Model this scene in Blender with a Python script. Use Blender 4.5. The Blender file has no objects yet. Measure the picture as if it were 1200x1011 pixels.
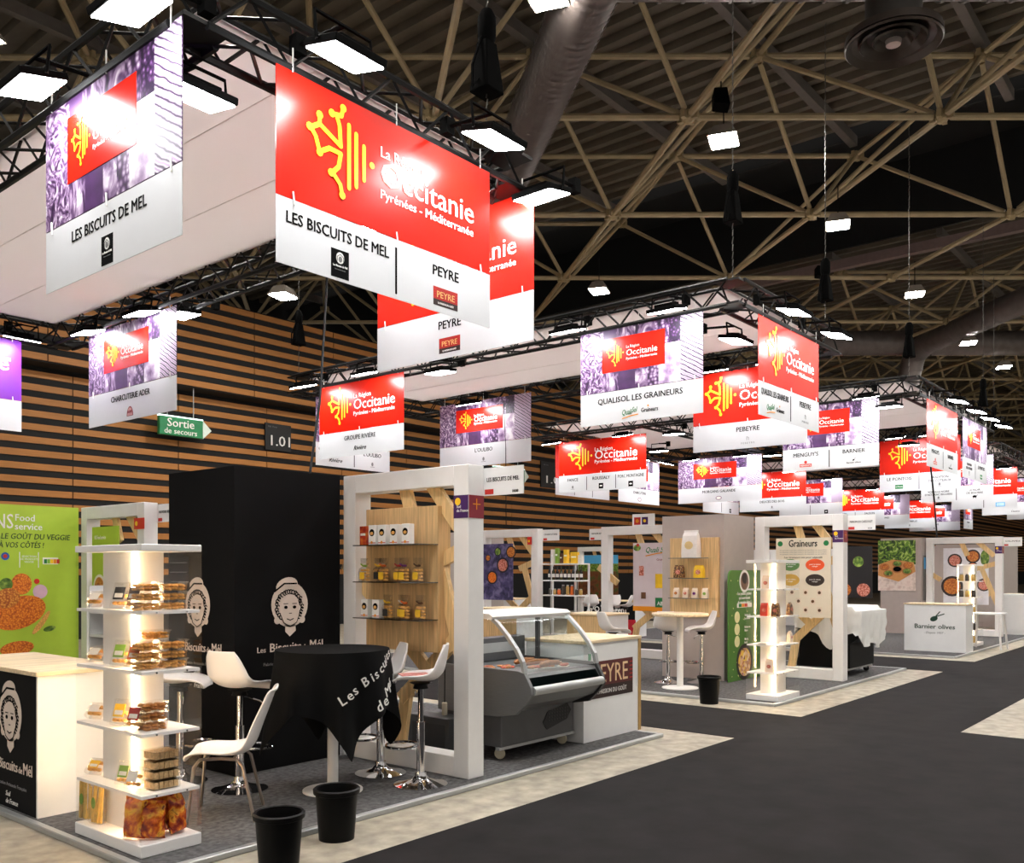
import bpy, bmesh, math, random
from mathutils import Vector, Matrix
random.seed(7)
scene = bpy.context.scene
COL = scene.collection
# ------------------------------------------------------------------ camera, world, exposure
# world X runs along the aisle (away, to the right), world Y across it (away, to the left)
FPX, ANG = 1061.0, math.atan2(880.0, 1061.0)
EYE = 1.67
cam_d = bpy.data.cameras.new('camera'); cam = bpy.data.objects.new('camera', cam_d); COL.objects.link(cam)
cam.location = (0, 0, EYE)
cam.rotation_euler = (math.pi/2, 0, ANG - math.pi/2)
cam_d.sensor_width = 36.0; cam_d.lens = FPX/1200*36; cam_d.shift_y = 162.5/1200
cam_d.clip_end = 300
scene.camera = cam
w = bpy.data.worlds.new('hall_ambient'); scene.world = w; w.use_nodes = True
w.node_tree.nodes['Background'].inputs[0].default_value = (1.0, .93, .85, 1)
w.node_tree.nodes['Background'].inputs[1].default_value = .33
scene.view_settings.view_transform = 'Standard'
scene.view_settings.look = 'None'
scene.view_settings.gamma = 1
scene.view_settings.use_curve_mapping = False
scene.view_settings.exposure = 0.68
FLOOD = 39.0      # radiance of the LED floodlight panels
HIGHBAY = 250.0   # radiance of the hall lamps
LEDSTRIP = 36.0

# ------------------------------------------------------------------ materials
MATS = {}
def S2L(c): return tuple(((v/255)/12.92 if v/255 <= .04045 else ((v/255+.055)/1.055)**2.4) for v in c)
def mat(name, rgb, rough=.5, metal=0., var=.08, scale=8., bump=0., spec=.5, coat=0., alpha=None, stretch=None, srgb=True):
    if name in MATS: return MATS[name]
    m = bpy.data.materials.new(name); m.use_nodes = True
    nt = m.node_tree; b = nt.nodes['Principled BSDF']
    c = S2L(rgb) if srgb else rgb
    tc = nt.nodes.new('ShaderNodeTexCoord'); mp = nt.nodes.new('ShaderNodeMapping')
    if stretch: mp.inputs['Scale'].default_value = stretch
    nz = nt.nodes.new('ShaderNodeTexNoise'); nz.inputs['Scale'].default_value = scale; nz.inputs['Detail'].default_value = 4
    cr = nt.nodes.new('ShaderNodeValToRGB')
    lo = tuple(max(0, x*(1-var)) for x in c); hi = tuple(min(1, x*(1+var)) for x in c)
    cr.color_ramp.elements[0].position = .3; cr.color_ramp.elements[1].position = .7
    cr.color_ramp.elements[0].color = (*lo, 1); cr.color_ramp.elements[1].color = (*hi, 1)
    L = nt.links.new
    L(tc.outputs['Object'], mp.inputs[0]); L(mp.outputs[0], nz.inputs['Vector']); L(nz.outputs[0], cr.inputs[0]); L(cr.outputs[0], b.inputs['Base Color'])
    b.inputs['Roughness'].default_value = rough; b.inputs['Metallic'].default_value = metal
    b.inputs['Specular IOR Level'].default_value = spec
    if coat: b.inputs['Coat Weight'].default_value = coat; b.inputs['Coat Roughness'].default_value = .1
    if bump:
        bp = nt.nodes.new('ShaderNodeBump'); bp.inputs['Strength'].default_value = bump; bp.inputs['Distance'].default_value = .01
        L(nz.outputs[0], bp.inputs['Height']); L(bp.outputs[0], b.inputs['Normal'])
    MATS[name] = m; return m
def emat(name, rgb, strength):
    if name in MATS: return MATS[name]
    m = bpy.data.materials.new(name); m.use_nodes = True; nt = m.node_tree; nt.nodes.clear()
    o = nt.nodes.new('ShaderNodeOutputMaterial'); e = nt.nodes.new('ShaderNodeEmission')
    e.inputs[0].default_value = (*rgb, 1); e.inputs[1].default_value = strength
    nt.links.new(e.outputs[0], o.inputs[0]); MATS[name] = m; return m
def clear_mat(name, tint=(1, 1, 1), gloss=.08, rough=.03, fres=.5):
    if name in MATS: return MATS[name]
    m = bpy.data.materials.new(name); m.use_nodes = True; nt = m.node_tree; nt.nodes.clear()
    o = nt.nodes.new('ShaderNodeOutputMaterial'); t = nt.nodes.new('ShaderNodeBsdfTransparent'); g = nt.nodes.new('ShaderNodeBsdfGlossy')
    mx = nt.nodes.new('ShaderNodeMixShader'); lw = nt.nodes.new('ShaderNodeLayerWeight'); lw.inputs[0].default_value = .25
    ma = nt.nodes.new('ShaderNodeMath'); ma.operation = 'MULTIPLY_ADD'; ma.inputs[1].default_value = fres; ma.inputs[2].default_value = gloss
    t.inputs[0].default_value = (*tint, 1); g.inputs['Roughness'].default_value = rough
    nt.links.new(lw.outputs['Fresnel'], ma.inputs[0]); nt.links.new(ma.outputs[0], mx.inputs[0])
    nt.links.new(t.outputs[0], mx.inputs[1]); nt.links.new(g.outputs[0], mx.inputs[2]); nt.links.new(mx.outputs[0], o.inputs[0])
    MATS[name] = m; return m
def wood_mat(name, rgb, axis=2, scale=3., var=.22):
    if name in MATS: return MATS[name]
    st = [14, 14, 14]; st[axis] = .9
    return mat(name, rgb, .5, 0, var, scale, .08, .3, stretch=tuple(st))
def fabric_mat(name, rgb):
    m = bpy.data.materials.new(name); m.use_nodes = True; nt = m.node_tree; nt.nodes.clear()
    o = nt.nodes.new('ShaderNodeOutputMaterial'); d = nt.nodes.new('ShaderNodeBsdfDiffuse'); t = nt.nodes.new('ShaderNodeBsdfTranslucent')
    nz = nt.nodes.new('ShaderNodeTexNoise'); nz.inputs['Scale'].default_value = 1.5
    cr = nt.nodes.new('ShaderNodeValToRGB'); c = S2L(rgb)
    cr.color_ramp.elements[0].color = (*[x*.97 for x in c], 1); cr.color_ramp.elements[1].color = (*c, 1)
    mx = nt.nodes.new('ShaderNodeMixShader'); mx.inputs[0].default_value = .55
    L = nt.links.new
    L(nz.outputs[0], cr.inputs[0]); L(cr.outputs[0], d.inputs[0]); L(cr.outputs[0], t.inputs[0])
    L(d.outputs[0], mx.inputs[1]); L(t.outputs[0], mx.inputs[2]); L(mx.outputs[0], o.inputs[0])
    MATS[name] = m; return m
def ramp_print(name, kind, cols, scale=6., rough=.4, dist=0., stretch=None):
    """flat printed picture: voronoi / wave / noise pattern run through a colour ramp"""
    if name in MATS: return MATS[name]
    m = bpy.data.materials.new(name); m.use_nodes = True; nt = m.node_tree; b = nt.nodes['Principled BSDF']
    tc = nt.nodes.new('ShaderNodeTexCoord'); mp = nt.nodes.new('ShaderNodeMapping')
    if stretch: mp.inputs['Scale'].default_value = stretch
    if kind == 'voronoi':
        t = nt.nodes.new('ShaderNodeTexVoronoi'); t.inputs['Scale'].default_value = scale; out = t.outputs['Distance']
    elif kind == 'wave':
        t = nt.nodes.new('ShaderNodeTexWave'); t.inputs['Scale'].default_value = scale; t.inputs['Distortion'].default_value = dist
        t.bands_direction = 'DIAGONAL'; out = t.outputs[1]
    elif kind == 'cells':
        t = nt.nodes.new('ShaderNodeTexVoronoi'); t.inputs['Scale'].default_value = scale
        sep = nt.nodes.new('ShaderNodeSeparateColor'); nt.links.new(t.outputs['Color'], sep.inputs[0]); out = sep.outputs[0]
    else:
        t = nt.nodes.new('ShaderNodeTexNoise'); t.inputs['Scale'].default_value = scale; t.inputs['Detail'].default_value = 5
        t.inputs['Distortion'].default_value = dist; out = t.outputs[0]
    cr = nt.nodes.new('ShaderNodeValToRGB'); n = len(cols)
    lo, hi = (.32, .68) if kind == 'noise' else (.0, .85)
    while len(cr.color_ramp.elements) < n: cr.color_ramp.elements.new(.5)
    for i, c in enumerate(cols):
        e = cr.color_ramp.elements[i]; e.position = lo+(hi-lo)*i/(n-1); e.color = (*S2L(c), 1)
    L = nt.links.new
    L(tc.outputs['Object'], mp.inputs[0]); L(mp.outputs[0], t.inputs['Vector']); L(out, cr.inputs[0]); L(cr.outputs[0], b.inputs['Base Color'])
    b.inputs['Roughness'].default_value = rough
    MATS[name] = m; return m

WHITE = mat('white_paint', (236, 234, 232), .45, var=.02)
WHITE2 = mat('white_laminate', (240, 240, 240), .3, var=.015)
PLASTIC = mat('white_plastic', (238, 234, 232), .35, var=.01)
BLACK = mat('black_panel', (9, 9, 11), .7, var=.1, spec=.15)
BLACKP = mat('black_plastic', (6, 6, 7), .5, var=.1, spec=.18)
TRUSSB = mat('black_truss', (8, 8, 9), .5, 0, var=.1, spec=.3)
CHROME = mat('chrome', (225, 225, 228), .08, 1, var=.02)
STEEL = mat('brushed_steel', (112, 113, 114), .4, .35, var=.08, stretch=(1, 1, 30))
ALU = mat('aluminium', (176, 178, 178), .4, .5, var=.05)
GREYM = mat('grey_metal', (84, 84, 86), .4, .3, var=.08)
DARKG = mat('dark_grey_metal', (50, 50, 52), .45, .2, var=.08)
CARPET_G = mat('grey_stand_carpet', (92, 91, 92), .95, var=.4, scale=26, bump=.4, spec=.1)
CARPET_D = mat('dark_aisle_carpet', (31, 29, 30), .9, var=.25, scale=3, bump=.3, spec=.15)
TAUPE = mat('taupe_panel', (176, 164, 158), .55, var=.03)
OAK = wood_mat('oak_panel', (214, 178, 128), 2)
OAKTOP = wood_mat('oak_counter_top', (226, 204, 168), 0)
PINE = wood_mat('pine_plank', (222, 188, 134), 2, 4)
SLAT = wood_mat('wood_slat', (170, 114, 58), 0, 2, .12)
ACRYL = clear_mat('clear_acrylic', (1, 1, 1), .0, .01, .09)
GLASS = clear_mat('glass', (.95, .985, .98), .03, .02, .3)
SMOKE = clear_mat('dark_glass', (.10, .16, .16), .2)
CELLO = clear_mat('cellophane', (.98, .98, .98), .06, .12, .3)
PET = clear_mat('clear_tub_plastic', (.985, .98, .97), .04, .12, .3)
INK = mat('black_ink', (9, 9, 10), .8, var=.02, spec=.05)
INKG = mat('grey_ink', (120, 120, 122), .5, var=.02)
WINK = mat('white_ink', (238, 236, 232), .5, var=.02)
RED = mat('banner_red', (206, 28, 10), .27, var=.03, spec=.4)
BWHITE = mat('banner_white', (212, 213, 216), .3, var=.01, spec=.4)
YELLOW = mat('emblem_yellow', (255, 205, 30), .35, var=.02)
PURPLE = mat('banner_purple', (112, 20, 160), .35, var=.03, spec=.6)
PEYRED = mat('peyre_maroon', (88, 22, 24), .4, var=.03)
PEYBR = mat('peyre_red', (176, 30, 26), .4, var=.03)
MAROON = mat('maroon_ink', (130, 34, 36), .5, var=.02)
GREENI = mat('green_ink', (24, 120, 62), .5, var=.02)
ORANGI = mat('orange_ink', (240, 150, 20), .5, var=.02)
REDI = mat('red_ink', (206, 40, 30), .5, var=.02)
BLUEI = mat('blue_ink', (90, 180, 232), .5, var=.02)
LIME = mat('lime_print', (176, 206, 62), .5, var=.03)
PLUM = mat('plum_print', (66, 20, 92), .45, var=.03)
STEELT = mat('cream_steel_tube', (152, 135, 102), .5, .0, var=.12, scale=3)
DUCTM = mat('galvanised_duct', (92, 84, 81), .45, .4, var=.15, scale=5)
TRANSP = mat('grey_box', (150, 150, 152), .5)
DECK = mat('corrugated_deck', (88, 80, 67), .6, 0, var=.15, scale=2)
DARKV = mat('dark_roof_void', (7, 8, 9), .8, var=.1)
CONC = None
def _conc():
    m = mat('concrete_floor', (160, 152, 136), .6, var=.3, scale=7, bump=.05)
    return m
CONC = _conc()
FLOODE = emat('floodlight_glow', (.98, .99, 1.0), FLOOD)
HIGHE = emat('highbay_glow', (1.0, .955, .89), HIGHBAY)
LEDE = emat('led_strip_glow', (1.0, .72, .40), LEDSTRIP)

# ------------------------------------------------------------------ mesh builder
class MB:
    def __init__(s): s.v = []; s.f = []
    def add(s, vs, fs):
        o = len(s.v); s.v += [tuple(p) for p in vs]; s.f += [tuple(i+o for i in f) for f in fs]; return s
    def box(s, x0, x1, y0, y1, z0, z1):
        return s.add([(x0,y0,z0),(x1,y0,z0),(x1,y1,z0),(x0,y1,z0),(x0,y0,z1),(x1,y0,z1),(x1,y1,z1),(x0,y1,z1)],
                     [(0,3,2,1),(4,5,6,7),(0,1,5,4),(1,2,6,5),(2,3,7,6),(3,0,4,7)])
    def hexa(s, bot, top):
        return s.add(list(bot)+list(top), [(0,3,2,1),(4,5,6,7),(0,1,5,4),(1,2,6,5),(2,3,7,6),(3,0,4,7)])
    def beam(s, p0, p1, w, h, up=(0,0,1)):
        p0, p1 = Vector(p0), Vector(p1); d = (p1-p0).normalized(); up = Vector(up)
        x = d.cross(up)
        if x.length < 1e-4: x = d.cross(Vector((1,0,0)))
        x.normalize(); z = x.cross(d); a = x*w/2; b = z*h/2
        return s.hexa([p0-a-b, p0+a-b, p1+a-b, p1-a-b], [p0-a+b, p0+a+b, p1+a+b, p1-a+b])
    def tube(s, pts, r, n=8, caps=True, closed=False):
        P = [Vector(p) for p in pts]; m = len(P); rs = r if isinstance(r, (list, tuple)) else [r]*m
        o = len(s.v); prev = None
        for i, p in enumerate(P):
            if closed: t = P[(i+1) % m]-P[i-1]
            else: t = (P[min(i+1, m-1)]-P[max(i-1, 0)])
            t.normalize()
            if prev is None:
                up = Vector((0,0,1)) if abs(t.z) < .9 else Vector((1,0,0)); x = t.cross(up).normalized()
            else:
                x = (prev-t*prev.dot(t)).normalized()
            prev = x; y = t.cross(x)
            for k in range(n):
                a = 2*math.pi*k/n; s.v.append(tuple(p+(x*math.cos(a)+y*math.sin(a))*rs[i]))
        for i in range(m if closed else m-1):
            j = (i+1) % m
            for k in range(n):
                k2 = (k+1) % n; s.f.append((o+i*n+k, o+i*n+k2, o+j*n+k2, o+j*n+k))
        if caps and not closed:
            s.f.append(tuple(o+k for k in range(n))[::-1]); s.f.append(tuple(o+(m-1)*n+k for k in range(n)))
        return s
    def lathe(s, prof, n=24, c=(0,0,0), sx=1, sy=1, caps=True):
        o = len(s.v); m = len(prof)
        for (r, z) in prof:
            for k in range(n):
                a = 2*math.pi*k/n; s.v.append((c[0]+r*math.cos(a)*sx, c[1]+r*math.sin(a)*sy, c[2]+z))
        for i in range(m-1):
            for k in range(n):
                k2 = (k+1) % n; s.f.append((o+i*n+k, o+i*n+k2, o+(i+1)*n+k2, o+(i+1)*n+k))
        if caps and prof[0][0] > 1e-5: s.f.append(tuple(o+k for k in range(n))[::-1])
        if caps and prof[-1][0] > 1e-5: s.f.append(tuple(o+(m-1)*n+k for k in range(n)))
        return s
    def prism(s, poly, x0, x1):           # poly in (y,z), extruded along x
        n = len(poly)
        vs = [(x0, y, z) for y, z in poly]+[(x1, y, z) for y, z in poly]
        fs = [tuple(range(n))[::-1], tuple(range(n, 2*n))]+[(i, (i+1) % n, n+(i+1) % n, n+i) for i in range(n)]
        return s.add(vs, fs)
    def plate(s, poly, y0, y1):           # poly in (x,z), thickness along y
        n = len(poly)
        vs = [(x, y0, z) for x, z in poly]+[(x, y1, z) for x, z in poly]
        fs = [tuple(range(n)), tuple(range(n, 2*n))[::-1]]+[(i, n+i, n+(i+1) % n, (i+1) % n) for i in range(n)]
        return s.add(vs, fs)
    def disc(s, x, z, rx, rz=None, y=0, t=.002, n=20, rot=0):
        rz = rz or rx; ca, sa = math.cos(rot), math.sin(rot)
        return s.plate([(x+rx*math.cos(a)*ca-rz*math.sin(a)*sa, z+rx*math.cos(a)*sa+rz*math.sin(a)*ca) for a in [2*math.pi*k/n for k in range(n)]], y-t, y)
    def stroke(s, pts, wd, y=0, t=.002, ends=True):
        k = 0
        for (a, b) in zip(pts, pts[1:]):
            dx, dz = b[0]-a[0], b[1]-a[1]; l = math.hypot(dx, dz) or 1e-6; nx, nz = -dz/l*wd/2, dx/l*wd/2; k += 1
            s.plate([(a[0]+nx,a[1]+nz),(b[0]+nx,b[1]+nz),(b[0]-nx,b[1]-nz),(a[0]-nx,a[1]-nz)][::-1], y-t-k*.00013, y-k*.00013)
        for p in (pts if ends else []): k += 1; s.disc(p[0], p[1], wd/2, y=y-k*.00013, t=t, n=10)
        return s
    def sphere(s, c, r, n=10, m=7, sz=(1,1,1)):
        prof = [(max(1e-6, r*math.sin(math.pi*i/m)), -r*math.cos(math.pi*i/m)) for i in range(m+1)]
        o = len(s.v); s.lathe(prof, n)
        for i in range(o, len(s.v)):
            x, y, z = s.v[i]; s.v[i] = (c[0]+x*sz[0], c[1]+y*sz[1], c[2]+z*sz[2])
        return s
    def mesh(s, name, smooth=False, bevel=0, recalc=True):
        me = bpy.data.meshes.new(name); me.from_pydata(s.v, [], s.f)
        if recalc or bevel:
            bm = bmesh.new(); bm.from_mesh(me)
            if bevel: bmesh.ops.bevel(bm, geom=list(bm.edges), offset=bevel, segments=1, affect='EDGES', clamp_overlap=True)
            bmesh.ops.recalc_face_normals(bm, faces=bm.faces); bm.to_mesh(me); bm.free()
        if smooth:
            for p in me.polygons: p.use_smooth = True
            try: me.set_sharp_from_angle(angle=math.radians(40))
            except Exception: pass
        me.update(); return me
    def build(s, name, m, parent=None, smooth=False, bevel=0, loc=None, rot=None):
        me = s.mesh(name, smooth, bevel)
        if m: me.materials.append(m)
        return put(name, me, parent, loc, rot)
def put(name, me, parent=None, loc=None, rot=None, scale=None):
    o = bpy.data.objects.new(name, me); COL.objects.link(o); o.parent = parent
    if loc: o.location = loc
    if rot: o.rotation_euler = rot
    if scale: o.scale = scale
    return o
def tag(o, label=None, cat=None, group=None, kind=None):
    if label: o['label'] = label
    if cat: o['category'] = cat
    if group: o['group'] = group
    if kind: o['kind'] = kind
    return o
def thing(name, label, cat, loc=(0,0,0), rz=0, group=None):
    o = bpy.data.objects.new(name, None); COL.objects.link(o); o.location = loc; o.rotation_euler = (0,0,rz)
    o.empty_display_size = .1
    return tag(o, label, cat, group)
def struct(name, mb, m, parent=None, label=None, **k):
    o = mb.build(name, m, parent, **k)
    if not parent: tag(o, label, None, None, 'structure')
    return o
def copy_tree(o, parent=None):
    c = o.copy(); COL.objects.link(c)
    if parent: c.parent = parent
    for ch in list(o.children): copy_tree(ch, c)
    return c
_tc = {}
def text_mesh(s, size, bold=0., align='LEFT', shear=0., spacing=1., ext=.001):
    key = (s, size, bold, align, shear, spacing)
    if key in _tc: return _tc[key]
    cu = bpy.data.curves.new('lettering', 'FONT'); cu.body = s; cu.size = size; cu.resolution_u = 2
    cu.align_x = align; cu.shear = shear; cu.space_character = spacing; cu.extrude = ext
    ob = bpy.data.objects.new('tmp_text', cu)
    me = bpy.data.meshes.new_from_object(ob); bpy.data.objects.remove(ob); bpy.data.curves.remove(cu)
    if bold and len(me.vertices):      # heavier strokes: overlay slightly shifted copies of the outlines
        d = bold*size*1.1; V = [v.co.copy() for v in me.vertices]; Fc = [tuple(p.vertices) for p in me.polygons]; n = len(V); vs, fs = [], []
        for q, (dx, dy) in enumerate(((-d, -d*.4), (d, d*.4), (0, 0))):
            vs += [(v.x+dx, v.y+dy, v.z+q*.0002) for v in V]; fs += [tuple(k+q*n for k in f) for f in Fc]
        nm = bpy.data.meshes.new('lettering'); nm.from_pydata(vs, [], fs); bpy.data.meshes.remove(me); me = nm
    me.name = 'lettering'; _tc[key] = me; return me
def text(s, size, parent, m, x, z, y=-.002, bold=0., align='LEFT', shear=0., wscale=1., name='lettering', rot=0, spacing=1., fit=None):
    """flat lettering on a face that looks along local -y; (x,z) = baseline start"""
    me = text_mesh(s, size, bold, align, shear, spacing)
    if me.materials and me.materials[0] is not m: me = me.copy(); me.materials.clear()
    if not me.materials: me.materials.append(m)
    if fit:
        xs = [v.co.x for v in me.vertices]; wscale = fit/(max(xs)-min(xs)) if xs else 1
    return put(name, me, parent, (x, y, z), (math.pi/2, 0, 0) if not rot else (math.pi/2, -rot, 0), (wscale, 1, 1))
ROT = {'u': -math.pi/2, 'v': 0.0}   # 'u': face looks along -X (towards us), local x = -Y ; 'v': face looks along -Y, local x = +X
def P(x, y, u=None, v=None, z=None):
    """point on the sight line through photo pixel (x,y) at a known plane"""
    r, t = (x-600)/FPX, (668-y)/FPX; sn, cs = math.sin(ANG), math.cos(ANG)
    du, dv = sn*r+cs, -cs*r+sn
    d = u/du if u is not None else v/dv if v is not None else (z-EYE)/t
    return Vector((du*d, dv*d, EYE+t*d))
def PXY(u, v, z):
    sn, cs = math.sin(ANG), math.cos(ANG); r, f = sn*u-cs*v, cs*u+sn*v
    return (600+FPX*r/f, 668-FPX*(z-EYE)/f, f)

# ------------------------------------------------------------------ setting: floor, carpets, platforms
struct('floor', MB().box(-14, 142, -14, 30, -.2, 0), CONC)
CZ = .004
struct('floor_carpet_aisle', MB().box(-10, 130, 2.40, 4.04, 0, CZ).box(-10, 10.12, -8, 2.40, 0, CZ)
       .box(8.35, 10.02, 4.04, 16, 0, CZ).box(16.0, 18.05, 4.04, 16, 0, CZ).box(26.0, 27.5, 4.04, 16, 0, CZ), CARPET_D)
def platform(u0, u1, v0, v1, n):
    struct('floor_platform_%d' % n, MB().box(u0+.05, u1-.05, v0+.05, v1-.05, 0, .034), CARPET_G)
    struct('trim_%d' % n, MB().box(u0, u1, v0, v0+.05, 0, .038).box(u0, u1, v1-.05, v1, 0, .038)
           .box(u0, u0+.05, v0+.05, v1-.05, 0, .038).box(u1-.05, u1, v0+.05, v1-.05, 0, .038), ALU, bevel=.006)
platform(2.52, 7.95, 4.62, 13.3, 1)
platform(10.55, 15.85, 4.58, 13.3, 2)
platform(18.5, 25.9, 4.45, 13.3, 3)
PZ = .036

# back wall of the hall: dark backing with wooden slats, the upper part standing forward
WV, WU = 22.05, 21.4
wb = struct('wall_back', MB().box(-6, 142, WV, WV+.25, 0, 6.6).box(-6, 142, WU, WU+.25, 6.42, 8.80).box(-6, 142, WU+.25, WV, 6.42, 6.5), mat('wall_black', (9, 9, 10), .8))
slat_me = MB().box(.015, 2.735, -.04, 0, 0, .150).mesh('slat'); slat_me.materials.append(SLAT)
far_s = MB(); slats = []
for up in (0, 1):
    rows = [(6.45+.308*i, WU, .9) for i in range(8)] if up else [(1.55+.3075*i, WV, 1.76) for i in range(16)]
    for (z, yv, off) in rows:
        for k in range(-1, 50): slats.append((2.75*k+off, yv, z))
inview = []
for s_ in slats:
    x, y, f = PXY(s_[0]+1.3, s_[1], s_[2])
    if f > 0 and -260 < x < 1300: inview.append((f, s_))
inview.sort()
for f, (a, b, c) in inview[:300]: put('slat', slat_me, wb, (a, b, c))
for f, (a, b, c) in inview[300:]: far_s.box(a+.015, a+2.735, b-.04, b, c, c+.150)
if far_s.v: o = far_s.build('slat_far', SLAT, wb); o['kind'] = 'stuff'

# roof: corrugated decks, dark lantern between, space frame of cream tubes
ZR = 8.0; ZL = EYE+ZR; ZU = EYE+1.29*ZR; ZD = ZU+.42
def deck(name, u0, u1, v0, v1):
    m = MB(); p = .5; n = int((u1-u0)/p); prof = []
    for i in range(n):
        a = u0+i*p; prof += [(a, 0), (a+.15, 0), (a+.19, .15), (a+.46, .15)]
    vs = [(x, v0, ZD+z) for x, z in prof]+[(x, v1, ZD+z) for x, z in prof]; k = len(prof)
    m.add(vs, [(i, i+1, k+i+1, k+i) for i in range(k-1)])
    me = bpy.data.meshes.new(name); me.from_pydata(m.v, [], m.f); me.materials.append(DECK)
    o = put(name, me); tag(o, kind='structure'); return o
deck('ceiling_deck_1', -8, 22.85, -12, 32)
deck('ceiling_deck_2', 30.3, 140, -12, 32)
struct('ceiling_lantern', MB().box(22.8, 30.3, -12, 32, ZD+2.4, ZD+2.5).box(22.75, 22.86, -12, 32, ZD-.02, ZD+2.5).box(30.25, 30.36, -12, 32, ZD-.02, ZD+2.5), DARKV)
struct('wall_upper', MB().box(-8, 142, 31, 31.2, 5, ZD+2.5), DARKV)
struct('wall_end', MB().box(141, 141.3, -12, 32, 0, ZD+.3), DARKV)
struct('trim_roof_edge', MB().box(30.0, 30.25, -12, 32, ZD-.75, ZD-.45), mat('roof_fascia', (128, 108, 104), .6))
fr = thing('roof_space_frame', None, None); fr['kind'] = 'structure'; fr.name = 'ceiling_space_frame'
Av = Vector((1.786*ZR, .977*ZR, ZL)); ga = Vector((.356*ZR, -.432*ZR, 0)); gb = Vector((.356*ZR, .432*ZR, 0))
uo = (ga+gb)/2+Vector((0, 0, ZU-ZL))
def tube_me(vec, r, trim=.16):
    l = vec.length; d = vec.normalized()
    me = MB().tube([d*trim, d*(l-trim)], r, 7).mesh('tube', smooth=True); me.materials.append(STEELT); return me
TV = {'ca': (ga, .062), 'cb': (gb, .062), 'd1': (uo, .052), 'd2': (uo-ga, .052), 'd3': (uo-gb, .052), 'd4': (uo-ga-gb, .052)}
TM = {k: tube_me(*v) for k, v in TV.items()}
node_me = MB().sphere((0,0,0), .13, 8, 6).box(-.2, .2, -.04, .04, -.07, .07).box(-.04, .04, -.2, .2, -.07, .07).mesh('node'); node_me.materials.append(mat('node_steel', (150, 132, 96), .5))
cand = []
for i in range(-14, 16):
    for j in range(-12, 18):
        L0 = Av+ga*i+gb*j
        for base, keys in ((L0, ('ca', 'cb', 'd1', 'd2', 'd3', 'd4')), (L0+uo, ('ca', 'cb'))):
            for k in keys:
                p = base; q = base+TV[k][0]
                if k[0] == 'd':
                    off = {'d1': Vector(), 'd2': ga, 'd3': gb, 'd4': ga+gb}[k]; p = base+off; q = p+TV[k][0]
                if not (-10 < p.y < 30.5 and p.x < 90): continue
                if (k[0] == 'd' or p.z > ZL+1) and 22.9 < max(p.x, q.x) and min(p.x, q.x) < 30.2: continue
                x0, y0, f0 = PXY(*p); x1, y1, f1 = PXY(*q)
                if min(f0, f1) < .8: continue
                if max(x0, x1) < -150 or min(x0, x1) > 1350 or max(y0, y1) < -200 : continue
                cand.append((min(f0, f1), k, tuple(p)))
        x, y, f = PXY(*L0)
        if f > 1 and -100 < x < 1300 and y > -60 and -10 < L0.y < 30.5 and L0.x < 80: cand.append((f, 'node', tuple(L0)))
        x, y, f = PXY(*(L0+uo))
        if 22.9 < L0.x+uo.x < 30.2: continue
        if f > 1 and -100 < x < 1300 and y > -60 and -10 < L0.y < 30.5 and L0.x < 80: cand.append((f, 'node', tuple(L0+uo)))
tubes = sorted(c for c in cand if c[1] != 'node'); nodes = sorted(c for c in cand if c[1] == 'node')
for f, k, p in tubes[:300]: put('tube', TM[k], fr, p)
far = MB()
for f, k, p in tubes[300:]:
    vec, r = TV[k]; far.tube([Vector(p), Vector(p)+vec], r, 5, caps=False)
if far.v: far.build('tube_far', STEELT, fr)['kind'] = 'stuff'
for f, k, p in nodes[:150]: put('joint', node_me, fr, p)
# purlins under the deck along the aisle direction
for k in range(-9, 12):
    v_ = .977*ZR+k*.432*ZR
    if not -10 < v_ < 31: continue
    for (a, b) in ((-8, 22.7), (30.4, 140)):
        put('purlin', (lambda m_: (m_.materials.append(mat('purlin_steel', (92, 86, 80), .6)), m_)[1])(MB().box(a, b, v_-.09, v_+.09, ZD-.24, ZD).mesh('purlin')), fr)

# ------------------------------------------------------------------ ducts, diffuser
def spiral_duct(label, pts, r, rings=.35):
    t = thing('air_duct', label, 'duct', (0, 0, 0))
    MB().tube(pts, r, 24).build('duct_body', DUCTM, t, smooth=True)
    m = MB()
    for p, q in zip(pts, pts[1:]):
        p, q = Vector(p), Vector(q); n = int((q-p).length/rings)
        for i in range(n):
            c = p+(q-p)*(i+.5)/max(1, n); d = (q-p).normalized()*.012
            m.tube([c-d*2, c+d*2], r+.02, 24, caps=False)
    m.build('seam_rib', DUCTM, t, smooth=True)['kind'] = 'stuff'
    return t
bd = Vector((.356, .432, 0)).normalized(); ad = Vector((.356, -.432, 0)).normalized()
d0 = P(684, 0, z=9.2)
spiral_duct('large spiral metal duct hanging beside the red Occitanie banners', [d0-bd*1.2, d0+bd*9], .40, .16)
d1 = P(760, -36, z=9.4)
spiral_duct('horizontal metal duct crossing the very top edge of the view', [d1-ad*.6, d1+ad*11], .36, .3)
dp = P(1200, 352, z=9.4); dq = P(1085, 402, z=9.4)
e0 = dq
spiral_duct('pale duct sloping to an elbow above the far right banners', [dp+(dp-dq)*.5, dq, dq+(dq-dp).normalized()*.7+Vector((0,0,-.25)), dq+(dq-dp).normalized()*1.1+Vector((0,0,-1.0)), dq+(dq-dp).normalized()*1.1+Vector((0,0,-2.2))], .38, .5)
b1 = P(960, 402, z=9.6)
spiral_duct('dark horizontal duct crossing behind the far right trusses', [b1, b1+ad*22], .42, .6)
dc = P(1047, 52, z=8.45)
t = thing('air_diffuser', 'round ceiling air diffuser on a dark pipe at upper right', 'diffuser', tuple(dc))
DIFM = mat('bronze_diffuser', (58, 50, 45), .4, .5)
MB().lathe([(.34, .12), (.36, 2.2)], 24).build('pipe', mat('diffuser_pipe', (40, 35, 31), .6, .1), t, smooth=True)
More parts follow.
